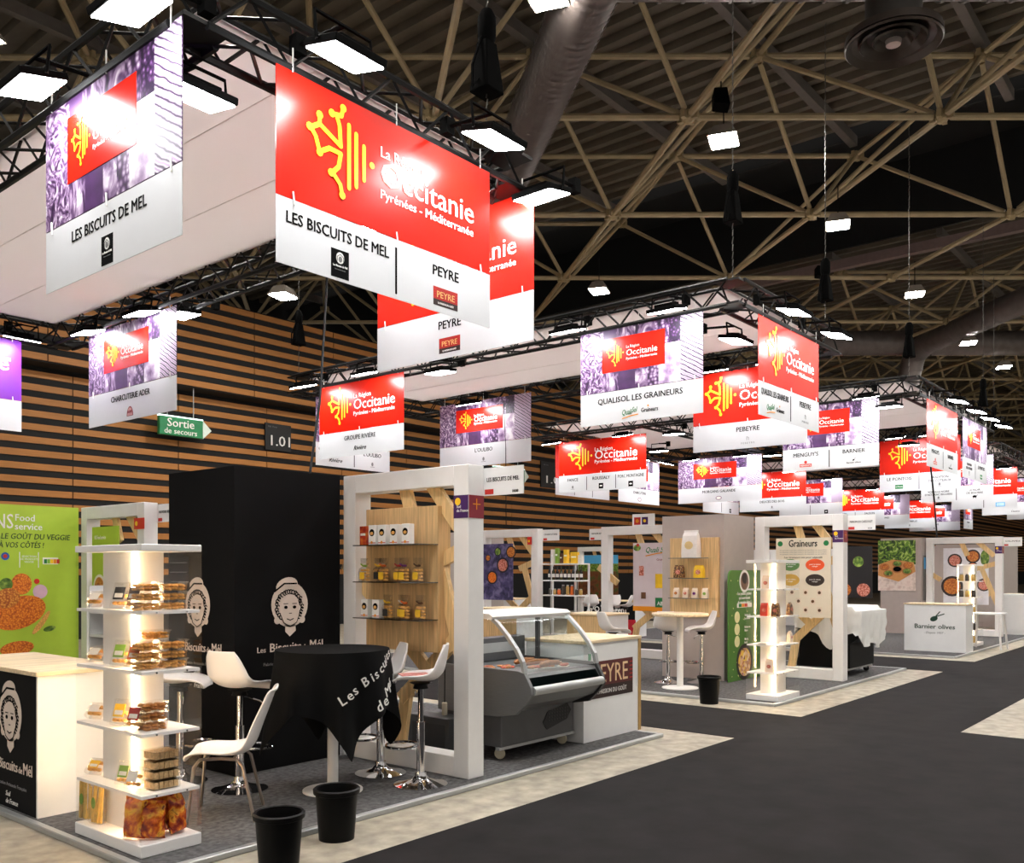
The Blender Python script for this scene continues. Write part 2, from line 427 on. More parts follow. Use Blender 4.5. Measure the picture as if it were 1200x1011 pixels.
for r0, r1, z0 in ((.60, .50, 0), (.42, .34, .03), (.26, .18, .05)):
    MB().lathe([(r1, z0+.10), (r0, z0), (r0-.02, z0-.02), (r1-.02, z0+.08), (r1, z0+.10)], 32, caps=False).build('vane_ring', DIFM, t, smooth=True)
MB().lathe([(1e-5, -.02), (.09, -.01), (.10, .05), (1e-5, .08)], 20).build('core', mat('diffuser_core', (170, 160, 155), .4, .5), t, smooth=True)
MB().box(.07, .22, -.375, -.36, .75, .95).build('stencil_mark', REDI, t)
MB().lathe([(.36, .10), (.60, .02), (.59, .12), (.36, .2), (.36, .10)], 32, caps=False).build('cone', DIFM, t, smooth=True)

# ------------------------------------------------------------------ hall lamps (high-bay)
def highbay(x, y, z, label, at=None):
    p = Vector(at) if at else P(x, y, z=z)
    t = thing('hall_lamp', label, 'lamp', tuple(p), math.radians(20), 'high-bay lamps under the roof')
    MB().hexa([(-.28,-.24,0),(.28,-.24,0),(.28,.24,0),(-.28,.24,0)], [(-.18,-.14,.2),(.18,-.14,.2),(.18,.14,.2),(-.18,.14,.2)]).build('housing', mat('lamp_housing', (150, 140, 130), .5, .3), t)
    for k in range(4): MB().box(-.25+k*.13, -.16+k*.13, -.21, .21, -.02, -.004).build('light_bar', HIGHE, t)
    MB().tube([(0, 0, .2), (0, 0, ZL-p.z+.1)], .012, 5).build('suspension', BLACKP, t)
for i, (x, y, lb) in enumerate([(848, 165, 'lit high-bay lamp under the big dark truss node, centre top'), (982, 264, 'lit high-bay lamp in the dark roof gap at right'),
        (702, 341, 'lit high-bay lamp left of the graineurs truss corner'), (1072, 345, 'lit high-bay lamp below the far roof deck'), (1135, 402, 'smallest lit high-bay lamp at far right'),
        (332, 347, 'lit high-bay lamp before the slat wall, left of the biggest red banner'), (640, -4, 'lit high-bay lamp at the top edge beside the big duct')]):
    highbay(x, y, 7.9 if x == 332 else 8.9, lb)
# unseen lamps added on the same grid to light canopies, aisle and far roof
for i, (a, b) in enumerate([(4.2, 7.1), (-.8, 7.1), (4.8, 13.4), (9.8, 13.4), (14.8, 13.4), (0, .8), (5, .8), (10, .8), (15, .8), (20, .8), (25, .8), (30, .8), (36, .8), (42, .8), (36, 7.1), (42, 7.1)]):
    highbay(0, 0, 0, ['added unseen high-bay lamp above the near canopy', 'added unseen high-bay lamp before the near canopy', 'added unseen high-bay lamp above the far end of the near canopy', 'added unseen high-bay lamp between the first two canopies', 'added unseen high-bay lamp right of the second canopy'][i] if i < 5 else 'added high-bay lamp over the aisle, outside the view', (a, b, 8.9))

# ------------------------------------------------------------------ hanging rigs: trusses and fabric canopies
def truss_mesh(p0, p1, wdt=.30, r=.027, step=.30):
    """square box truss: chords and lacing as two meshes; p0,p1 = centre line"""
    p0, p1 = Vector(p0), Vector(p1); d = (p1-p0).normalized(); x = d.cross(Vector((0, 0, 1))).normalized(); z = Vector((0, 0, 1)); h = wdt/2
    ch, la = MB(), MB(); cs = [x*h+z*h, x*h-z*h, -x*h-z*h, -x*h+z*h]
    for c in cs: ch.tube([p0+c, p1+c], r, 6)
    L = (p1-p0).length; n = max(2, int(round(L/step)))
    for q in range(4):
        a, b = cs[q], cs[(q+1) % 4]
        for i in range(n):
            s0, s1 = p0+d*(L*i/n), p0+d*(L*(i+1)/n)
            if i % 2: la.tube([s0+a, s1+b], .013, 4, caps=False)
            else: la.tube([s0+b, s1+a], .013, 4, caps=False)
    return ch, la
def rig(u0, u1, v0, v1, label, clabel, cross=(), zt=4.98, hoists=()):
    t = thing('lighting_truss', label, 'truss', (u0, v0, zt-.145), 0, 'black lighting trusses hung over the stands')
    zc = 0.145; U, V = u1-u0, v1-v0; k = .145
    runs = [((k, k, zc), (U-k, k, zc)), ((k, V-k, zc), (U-k, V-k, zc)), ((k, k, zc), (k, V-k, zc)), ((U-k, k, zc), (U-k, V-k, zc))]
    runs += [((k, c-v0, zc), (U-k, c-v0, zc)) for c in cross]
    for a, b in runs:
        ch, la = truss_mesh(a, b); s = ch.build('truss_run', TRUSSB, t, smooth=True); la.build('lacing', TRUSSB, s)
    for cx in (k, U-k):
        for cy in (k, V-k): MB().box(cx-.15, cx+.15, cy-.15, cy+.15, zc-.15, zc-.125).build('corner_plate', TRUSSB, t); MB().box(cx-.15, cx+.15, cy-.15, cy+.15, zc+.125, zc+.15).build('corner_plate', TRUSSB, t)
    m = MB()
    nu, nv = 6, 12; a0, a1, b0, b1 = u0+.28, u1-.28, v0+.28, v1-.28
    c = thing('canopy', clabel, 'canopy', (a0, b0, zt+.12), 0, 'white fabric canopies in the trusses')
    struct_c = MB().box(0, a1-a0, 0, b1-b0, 0, .006).build('fabric', FABRIC, c)
    for q in (1/3, 2/3): MB().box((a1-a0)*q-.005, (a1-a0)*q+.005, 0, b1-b0, -.003, 0).build('seam', FSEAM, c)
    return t
FABRIC = fabric_mat('canopy_fabric', (246, 240, 240)); FSEAM = mat('canopy_seam', (236, 228, 226), .7)
rig(2.77, 5.95, 4.72, 13.25, 'black box truss ring over the near biscuit stand', 'white canopy over the near biscuit stand, the largest in view')
rig(9.92, 13.3, 4.76, 13.45, 'black box truss ring over the graineurs stand', 'white canopy over the graineurs stand, second from the left')
rig(16.95, 22.95, 4.74, 13.5, 'black box truss ring over the olive stand', 'white canopy over the olive stand, third from the left', cross=(7.6, 10.4))
rig(27.2, 31.1, 5.5, 13.5, 'black box truss ring behind the olive stand, fourth along', 'white canopy fourth along, behind the olive stand')
rig(34.9, 38.4, 5.5, 13.5, 'black box truss ring far right, fifth along', 'white canopy far right, fifth along')
rig(42.9, 47, 9.6, 13.6, 'farthest black box truss ring, smallest in view', 'farthest white canopy, smallest in view')

# ------------------------------------------------------------------ floodlights
fl_me = {}
FLBLACK = mat('flood_black', (6, 6, 6), .9, var=.1, spec=.1)
def flood(u, v, z, face, label, tilt=14, up=.28, sc=1.0):
    """LED flood: housing, glowing panel, yoke; panel looks down and back to the banner"""
    t = thing('floodlight', label, 'floodlight', (u, v, z), ROT[face], 'LED floodlights on the trusses')
    if not fl_me:
        h = MB().box(-.20, .20, -.155, .155, .004, .05).box(-.12, .12, -.09, .09, .05, .09).mesh('housing', bevel=.006); h.materials.append(FLBLACK); fl_me['housing'] = h
        p = MB().box(-.185, .185, -.14, .14, -.006, .004).mesh('light_panel'); p.materials.append(FLOODE); fl_me['light_panel'] = p
        y = MB().tube([(-.215, 0, .02), (-.215, .02, .2), (.215, .02, .2), (.215, 0, .02)], .012, 5).mesh('yoke'); y.materials.append(FLBLACK); fl_me['yoke'] = y
        f = MB().tube([(0, .02, .2), (0, .44, .24)], .016, 6).box(-.04, .04, .42, .50, .18, .30).mesh('clamp'); f.materials.append(FLBLACK); fl_me['clamp'] = f
    T = math.radians(tilt)
    for n in ('housing', 'light_panel'): put(n, fl_me[n], t, None, (T, 0, 0))
    put('yoke', fl_me['yoke'], t); put('clamp', fl_me['clamp'], t)
    return t

# ------------------------------------------------------------------ hanging banners
EM_STROKES = [[(.262,.118),(.255,.185),(.222,.20)], [(.235,.20),(.247,.27),(.252,.43)], [(.165,.265),(.165,.33),(.13,.385)],
    [(.165,.33),(.20,.37),(.252,.43)], [(.13,.385),(.15,.44),(.165,.545)], [(.165,.545),(.205,.485),(.252,.49)], [(.252,.49),(.243,.6),(.215,.67)], [(.222,.672),(.25,.735),(.258,.81)]]
EM_DOTS = [(.262,.118),(.215,.20),(.165,.26),(.125,.385),(.165,.55),(.212,.67),(.258,.815)]
EM_BARS = [(.287,.23,.735),(.318,.275,.70),(.352,.345,.62)]
def emblem(parent, x0, z1, W, Hh, y=-.004):
    m = MB(); X = lambda f: x0+f*W; Z = lambda f: z1-f*Hh; wd = .0155*W
    for q, s in enumerate(EM_STROKES): m.stroke([(X(a), Z(b)) for a, b in s], wd, y-q*.00005)
    for a, b in EM_DOTS: m.disc(X(a), Z(b), wd*.85, y=y-.0017, n=10)
    for a, b, c in EM_BARS: m.stroke([(X(a), Z(b)), (X(a), Z(c))], wd, y)
    m.disc(X(.388), Z(.47), wd*.75, y=y, n=10)
    return m.build('emblem', YELLOW, parent)
def region_text(parent, x0, z1, W, Hh, y=-.004):
    text('La Région', .105*W/2, parent, WINK, x0+.425*W, z1-.36*Hh, y, .008)
    text('Occitanie', .235*W/2, parent, WINK, x0+.425*W, z1-.585*Hh, y, .006, fit=.475*W)
    text('Pyrénées - Méditerranée', .09*W/2, parent, WINK, x0+.425*W, z1-.705*Hh, y, .014, fit=.475*W)
PUR = [(30, 10, 42), (84, 50, 96), (166, 140, 174), (236, 230, 236)]
COLLAGE = [ramp_print('collage_cabbage', 'noise', PUR, 7, dist=4), ramp_print('collage_nuts', 'voronoi', PUR[::-1], 22), ramp_print('collage_pot', 'noise', PUR, 6, dist=1),
           ramp_print('collage_grapes', 'voronoi', [PUR[2], PUR[1], PUR[0], PUR[0]], 26), ramp_print('collage_cheese', 'noise', [PUR[1], PUR[2], PUR[3], PUR[3]], 4),
           ramp_print('collage_leaf', 'wave', [PUR[0], PUR[2], PUR[3], PUR[2]], 9, dist=2.5, stretch=(.7, 1, 1.2)), ramp_print('collage_fish', 'noise', PUR, 5, dist=2, stretch=(2, 1, .7)), mat('collage_plum', (70, 38, 84), .4, var=.3)]
COLL_CELLS = [(0, .20, 0, 1, 0), (.20, .31, .55, 1, 7), (.31, .47, .5, 1, 6), (.47, .63, .5, 1, 2), (.63, .74, .6, 1, 1), (.74, .83, .6, 1, 3),
              (.20, .33, 0, .55, 6), (.33, .47, 0, .5, 7), (.47, .57, 0, .5, 2), (.57, .66, 0, .5, 1), (.66, .83, 0, .6, 4), (.83, 1, 0, 1, 5)]
def logo(kind, t, cx, cz, s, y=-.0035):
    """small sponsor marks; s = height in metres"""
    if kind == 'mel':
        MB().box(cx-s*.5, cx+s*.5, y, y+.002, cz-s*.62, cz+s*.62).build('logo_square', INK, t)
        MB().disc(cx, cz+.26*s, .22*s, .25*s, y).build('logo_face', WINK, t); MB().disc(cx, cz+.2*s, .1*s, .13*s, y-.002).stroke([(cx-.16*s, cz+.12*s), (cx-.18*s, cz+.3*s), (cx, cz+.42*s), (cx+.18*s, cz+.3*s), (cx+.16*s, cz+.12*s)], .03*s, y-.002).build('logo_hair', INKG, t)
        text('Les Biscuits de Mél', .13*s, t, WINK, cx, cz-.14*s, y-.001, .01, 'CENTER', fit=.8*s); text('Fabrication Artisanale', .06*s, t, INKG, cx, cz-.28*s, y-.001, 0, 'CENTER', fit=.6*s)
    elif kind == 'peyre':
        MB().box(cx-s, cx+s, y, y+.002, cz-.15*s, cz+.55*s).build('logo_panel', PEYBR, t); MB().box(cx-s, cx+s, y, y+.002, cz-.5*s, cz-.15*s).build('logo_strip', mat('logo_dark', (40, 18, 18), .5), t)
        text('PEYRE', .52*s, t, mat('logo_gold', (238, 190, 120), .4), cx, cz-.03*s, y-.001, .004, 'CENTER', fit=1.45*s); text('LA PASSION DU GOÛT', .16*s, t, WINK, cx, cz-.4*s, y-.001, .006, 'CENTER', fit=1.3*s)
        m = MB()
        for q in range(4):
            for sg in (-1, 1): m.box(cx+sg*.88*s-.09*s, cx+sg*.88*s+.09*s, y-.001, y, cz-.05*s+q*.14*s, cz-.01*s+q*.14*s)
        m.build('logo_bars', REDI, t)
    elif kind == 'ader':
        MB().plate([(cx+.62*s*math.cos(a), cz-.5*s+.95*s*math.sin(a)) for a in [math.pi*k/14 for k in range(15)]], y, y+.002).build('logo_arch', MAROON, t)
        MB().plate([(cx+.5*s*math.cos(a), cz-.45*s+.78*s*math.sin(a)) for a in [math.pi*k/14 for k in range(15)]], y-.001, y).build('logo_inner', mat('logo_pale', (206, 150, 146), .5), t)
        text('ADER', .36*s, t, MAROON, cx, cz-.2*s, y-.002, .02, 'CENTER', fit=.9*s)
    elif kind == 'riviere': text('Rivière', .8*s, t, INK, cx, cz-.2*s, y, .012, 'CENTER', .35, fit=2.4*s)
    elif kind == 'qualisol':
        text('Quali', .75*s, t, GREENI, cx-2.0*s, cz-.15*s, y, .006, 'LEFT', .3, fit=1.15*s); text('Sol', .75*s, t, GREENI, cx-.8*s, cz, y, .006, 'LEFT', .3, fit=.6*s)
        MB().stroke([(cx-1.9*s, cz-.5*s), (cx-1*s, cz-.32*s), (cx-.1*s, cz-.24*s)], .09*s, y).build('logo_swoosh', ORANGI, t)
        text('Graineurs', .6*s, t, INK, cx+.25*s, cz-.1*s, y, .014, 'LEFT', fit=1.9*s); MB().disc(cx+1.05*s, cz+.48*s, .09*s, y=y).build('logo_seed', ORANGI, t)
    elif kind == 'pebeyre':
        MB().stroke([(cx-.12*s, cz+.1*s), (cx-.12*s, cz+.5*s), (cx+.12*s, cz+.4*s), (cx+.12*s, cz+.1*s)], .05*s, y).build('logo_crest', INKG, t)
        text('PEBEYRE', .3*s, t, INKG, cx, cz-.35*s, y, 0, 'CENTER', spacing=1.5, fit=1.7*s)
    elif kind == 'menguys':
        MB().box(cx-.9*s, cx+.9*s, y, y+.002, cz-.35*s, cz+.1*s).build('logo_panel', REDI, t); MB().disc(cx, cz+.35*s, .22*s, y=y).build('logo_head', REDI, t)
        text("MENGUY'S", .34*s, t, WINK, cx, cz-.25*s, y-.001, .02, 'CENTER', fit=1.6*s)
    elif kind == 'barnier':
        text('Barnier olives', .34*s, t, INK, cx, cz-.3*s, y, .014, 'CENTER', fit=2*s)
        MB().disc(cx-.02*s, cz+.15*s, .16*s, .1*s, y, rot=.4).stroke([(cx, cz+.2*s), (cx+.25*s, cz+.45*s)], .05*s, y).build('logo_olive', INK, t)
    elif kind == 'green': MB().box(cx-.7*s, cx+.7*s, y, y+.002, cz-.38*s, cz+.38*s).build('logo_panel', GREENI, t); text('Le Pontois', .36*s, t, WINK, cx, cz-.1*s, y-.001, .01, 'CENTER', fit=1.2*s)
    elif kind == 'square': MB().box(cx-.5*s, cx+.5*s, y, y+.002, cz-.5*s, cz+.5*s).build('logo_square', INK, t); MB().disc(cx, cz, .28*s, .14*s, y-.001).build('logo_mark', WINK, t)
    elif kind == 'blue': MB().box(cx-s, cx+s, y, y+.002, cz-.5*s, cz+.5*s).build('logo_panel', BLUEI, t); MB().box(cx-.8*s, cx+.8*s, y-.001, y, cz-.35*s, cz+.35*s).build('logo_inner', mat('logo_lightblue', (190, 228, 246), .5), t)
    elif kind == 'boar': MB().disc(cx, cz, .42*s, .24*s, y).stroke([(cx+.3*s, cz+.1*s), (cx+.6*s, cz+.3*s)], .08*s, y).box(cx-.3*s, cx-.2*s, y-.002, y, cz-.4*s, cz).box(cx+.2*s, cx+.3*s, y-.002, y, cz-.4*s, cz).build('logo_boar', INK, t)
    elif kind == 'oval':
        MB().disc(cx, cz, .7*s, .42*s, y).build('logo_oval', mat('logo_plum', (120, 60, 110), .5), t); MB().disc(cx, cz, .55*s, .3*s, y-.001).build('logo_inner', WINK, t)
    elif kind == 'small': MB().disc(cx, cz+.1*s, .2*s, .28*s, y).stroke([(cx-.4*s, cz-.3*s), (cx+.4*s, cz-.3*s)], .06*s, y).build('logo_mark', INKG, t)
    elif kind == 'script': text('Causses', .7*s, t, INK, cx, cz-.2*s, y, .01, 'CENTER', .3, fit=2*s)
ZB0, ZB1 = 3.58, 4.83
_bcache = {}
def banner(kind, face, c, a, b, items, label, floods=2, z0=ZB0, fw=(.22, .78), fdesc=None, off=.42, split=.335):
    """face 'u': plane x=c, from y=a (viewer's left) to y=b ; face 'v': plane y=c, from x=a to x=b"""
    W = abs(b-a); Hh = ZB1-ZB0; zj = Hh*split
    loc = (c, a, z0) if face == 'u' else (a, c, z0)
    t = thing('hanging_banner', label, 'banner', loc, ROT[face], 'banners hung from the trusses')
    up = {'red': RED, 'photo': COLLAGE[7], 'purple': PURPLE}[kind]
    MB().box(0, W, 0, .006, zj+.006, Hh).build('upper_panel', up, t)
    low = MB().box(0, W, -.002, .004, 0, zj).build('lower_panel', BWHITE, t)
    uh = Hh-zj
    if kind == 'red':
        emblem(t, 0, Hh, W, uh); region_text(t, 0, Hh, W, uh)
    elif kind == 'purple':
        text('Sud de', .3, t, WINK, W*.92, Hh-.52*uh, -.002, .02, 'RIGHT'); MB().box(W*.5, W*.93, -.003, -.001, Hh-.36*uh, Hh-.31*uh).build('underline', WINK, t)
    else:
        for (x0, x1, y0, y1, k) in COLL_CELLS: MB().box(x0*W, x1*W, -.003, -.0005, zj+.008+y0*(uh-.01), zj+.008+y1*(uh-.01)).build('print_tile', COLLAGE[k], t)
        rx0, rx1, rz0, rz1 = .19*W, .71*W, zj+.30*uh, zj+.83*uh
        MB().box(rx0, rx1, -.006, -.002, rz0, rz1).build('red_patch', RED, t)
        emblem(t, rx0-.02*W, rz1, rx1-rx0, rz1-rz0, -.0075); region_text(t, rx0-.02*W, rz1, (rx1-rx0)*1.02, rz1-rz0, -.0075)
    n = len(items); cw = W/n
    for i, (nm, lg) in enumerate(items):
        cx = cw*(i+.5); lines = nm.split('\n'); sz = .105 if len(lines) == 1 else .075
        for q, ln in enumerate(lines):
            wmax = cw*.86; est = len(ln)*sz*.62
            text(ln, sz, t, INK, cx, zj*.64-q*sz*1.05, -.004, .013, 'CENTER', fit=(wmax if est > wmax else None), name='company_name')
        if lg: logo(lg, t, cx, zj*.27, .15 if lg in ('mel',) else .13)
        if i: MB().box(cw*i-.008, cw*i+.008, -.005, -.002, zj*.08, zj*.86).build('divider', INK, t)
    for fx in (.06, .5, .94):
        MB().tube([(W*fx, -.008, Hh+.12), (W*fx, -.008, Hh-.03)], .006, 4).build('hook', WINK, t)
        MB().tube([(W*fx, -.010, zj+.05), (W*fx+.01, -.012, zj-.035)], .007, 4).build('clip', WINK, t)
    fd = fdesc or label
    for i in range(floods):
        f = fw[i] if i < len(fw) else .5
        side = {0: 'left', 1: 'right'}.get(i, 'middle') if floods > 1 else 'middle'
        lb = 'lit floodlight above the %s of %s' % (side, fd)
        if face == 'u': flood(c-off, a-f*W, 4.76, face, lb)
        else: flood(a+f*W, c-off, 4.76, face, lb)
    return t
B = banner
B('photo', 'u', 2.77, 6.49, 4.74, [('LES BISCUITS DE MEL', 'mel')], 'purple food collage banner reading Les Biscuits de Mel alone, nearest left', 2, fw=(.24, .97), fdesc='the nearest collage banner', off=.27)
B('red', 'v', 4.70, 3.38, 5.39, [('LES BISCUITS DE MEL', 'mel'), ('PEYRE', 'peyre')], 'big red Occitanie banner reading Les Biscuits de Mel and Peyre', 2, fw=(.09, .77), fdesc='the biggest red banner', off=.44)
B('red', 'u', 5.90, 6.58, 4.66, [('PEYRE', 'peyre')], 'red banner reading only Peyre, behind the biggest red banner', 2, fdesc='the red Peyre banner')
B('photo', 'u', 5.75, 12.17, 9.96, [('CHARCUTERIE ADER', 'ader')], 'collage banner reading Charcuterie Ader', 2, fw=(.18, .80), fdesc='the Charcuterie Ader banner', off=.2)
B('purple', 'v', 13.2, 3.3, 5.3, [('L ACADEM', None)], 'purple banner cut by the left edge of the view', 1, fw=(.92,), fdesc='the purple banner')
B('red', 'u', 9.92, 12.55, 10.45, [('GROUPE RIVIÈRE', 'riviere')], 'red banner reading Groupe Rivière', 2, fw=(.05, .8), fdesc='the Groupe Rivière banner')
B('photo', 'v', 13.2, 10.35, 12.15, [('GROUPE RIVIÈRE', 'riviere'), ("L'OULIBO", 'small')], "collage banner half hidden behind the Groupe Rivière one", 1, fw=(.6,), fdesc='the collage banner half hidden behind the')
B('photo', 'u', 12.9, 12.55, 10.25, [("L'OULIBO", 'small')], "collage banner reading L'Oulibo", 1, fw=(.5,), fdesc="the L'Oulibo banner", z0=3.66)
B('photo', 'u', 9.92, 7.03, 5.22, [('QUALISOL LES GRAINEURS', 'qualisol')], 'collage banner reading Qualisol les Graineurs', 2, fw=(.05, .86), fdesc='the Qualisol collage banner')
B('red', 'v', 4.75, 10.45, 12.4, [('QUALISOL LES GRAINEURS', 'qualisol'), ('PEBEYRE', 'pebeyre')], 'red banner reading Qualisol les Graineurs and Pebeyre, seen at an angle', 2, fw=(.03, .75), fdesc='the red Qualisol banner')
B('red', 'u', 13.25, 7.15, 5.25, [('PEBEYRE', 'pebeyre')], 'red banner reading only Pebeyre', 2, fw=(.3, .8), fdesc='the red Pebeyre banner')
B('red', 'u', 18.05, 13.45, 10.95, [('FANCE', 'small'), ('ROUSSALY', 'square'), ('PORC MONTAGNE', 'square')], 'red banner with three names, Roussaly in the middle', 2, fw=(.03, .85), fdesc='the red three-name banner')
B('red', 'v', 13.75, 18.3, 20.75, [('', None), ('EC', None), ('ER', None)], 'red and white banner mostly hidden behind the three-name banner', 1, fw=(.6,), fdesc='the red and white banner mostly hidden')
B('photo', 'v', 13.75, 21.2, 23.4, [('CHARCUTERIE', 'oval')], 'collage banner peeping out right of the three-name banner', 2, fw=(.25, .85), fdesc='the collage banner beside the three-name banner')
B('photo', 'u', 23.2, 13.0, 10.45, [('MORGANS GALANDE', 'oval')], 'collage banner with a small purple oval logo', 2, fw=(.25, .85), fdesc='the oval-logo collage banner')
B('red', 'u', 27.8, 13.3, 11.05, [('DELICES DES BOIS', 'small')], 'red banner reading Delices des Bois', 2, fw=(.25, .85), fdesc='the Delices des Bois banner')
B('photo', 'v', 14.0, 26.6, 29.2, [('', None), ('', 'square')], 'white-footed banner under the Delices des Bois banner', 1, fw=(.6,), fdesc='the white-footed banner under the Delices des')
B('photo', 'u', 16.95, 7.2, 5.38, [("MENGUY'S", 'menguys'), ('BARNIER', 'barnier')], "collage banner reading Menguy's and Barnier", 2, fw=(.1, .95), fdesc="the Menguy's collage banner")
B('photo', 'u', 31.0, 13.3, 11.05, [('LA TRUFFE', None), ('', 'square')], 'collage banner with a black box logo right of Delices des Bois', 2, fw=(.25, .85), fdesc='the black box logo banner')
B('red', 'u', 35.9, 13.4, 11.2, [('DUCOIN', 'small'), ('SALSON', 'small')], 'red banner above the right end of the graineurs frame', 2, fw=(.25, .85), fdesc='the red banner above the graineurs frame')
B('photo', 'u', 39.5, 13.5, 11.3, [('LES AROMES', None)], 'collage banner right of the graineurs frame, under the Pontois one', 1, fw=(.6,), fdesc='the collage banner right of the graineurs')
B('red', 'u', 22.9, 7.25, 5.42, [('LE PONTOIS', 'green'), ('TRADITION\nDES COTEAUX', 'small')], 'red banner with the green Pontois logo', 2, fw=(.35, .75), fdesc='the green-logo Pontois banner', off=.9)
B('red', 'v', 4.72, 17.55, 19.7, [("MENGUY'S", 'menguys'), ('BARNIER', 'barnier')], "red banner reading Menguy's and Barnier, seen at a sharp angle", 2, fw=(.2, .85), fdesc="the sharply angled Menguy's banner")
B('photo', 'v', 4.72, 20.1, 22.2, [('TRADITION\nDES COTEAUX', 'small'), ('LE PONTOIS', 'green')], 'collage banner seen at a sharp angle at right', 2, fw=(.2, .8), fdesc='the sharply angled collage banner')
B('photo', 'u', 27.2, 7.47, 5.62, [("VOLAILLE NOIRE\nD'ASTARAC BIGORRE", 'small'), ('LE NOIR\nDE BIGORRE', 'boar')], 'collage banner with the small black boar', 2, fw=(.25, .85), fdesc='the black boar banner')
B('red', 'u', 31.0, 7.6, 5.75, [('', None), ('', 'blue')], 'red banner with a pale blue logo, far right', 2, fw=(.25, .85), fdesc='the blue logo banner')
B('photo', 'u', 34.9, 7.57, 5.5, [('', 'script')], 'collage banner with script writing at the right edge', 2, fw=(.25, .85), fdesc='the script banner')
B('red', 'u', 38.3, 7.45, 5.5, [('', None)], 'red banner hidden deepest at the right edge', 1, fw=(.6,), fdesc='the red banner hidden deepest at the')
B('red', 'u', 43.0, 13.4, 11.2, [('CITRAMBELLE', 'small')], 'tiny red banner above the olive picture', 2, fw=(.25, .85), fdesc='the tiny red banner')
B('photo', 'u', 46.8, 13.4, 11.1, [('LA CAVE', 'small')], 'tiny collage banner right of the tiny red one', 1, fw=(.6,), fdesc='the tiny collage banner right of the')
B('photo', 'v', 10.5, 44.9, 46.6, [('PRODUITS', 'small')], 'narrowest tiny collage banner seen on edge', 1, fw=(.6,), fdesc='the narrowest tiny collage banner seen on edge')
# floodlights hung inside the rings
flood(3.05, 5.06, 4.58, 'v', 'lit floodlight inside the near truss corner, under the canopy', 10)
flood(*P(635, 231, z=4.76)[:2], 4.76, 'u', 'lit floodlight at the right corner of the near truss', 10)
flood(*P(516, 437, z=4.6)[:2], 4.6, 'u', 'lit floodlight with a yoke under the second canopy, left of centre', 5)
flood(*P(862, 400, z=4.6)[:2], 4.6, 'v', 'lit floodlight inside the graineurs truss corner', 10)
flood(*P(213, 370, z=4.76)[:2], 4.76, 'u', 'smaller lit floodlight just right of the Charcuterie Ader banner', 5)
flood(*P(790, 509, z=4.6)[:2], 4.6, 'u', 'lit floodlight hanging below the Qualisol collage banner', 5)
flood(*P(772, 529, z=4.6)[:2], 4.6, 'u', 'lit floodlight second below the Qualisol collage banner', 5)
flood(*P(1042, 477, z=4.6)[:2], 4.6, 'u', "lit floodlight with a yoke right of the Menguy's collage banner", 5)
flood(*P(1065, 522, z=4.5)[:2], 4.5, 'u', 'lit floodlight in front of the green-logo Pontois banner', 5)
flood(*P(905, 534, z=4.7)[:2], 4.7, 'u', 'lit floodlight right of the oval-logo collage banner', 5)

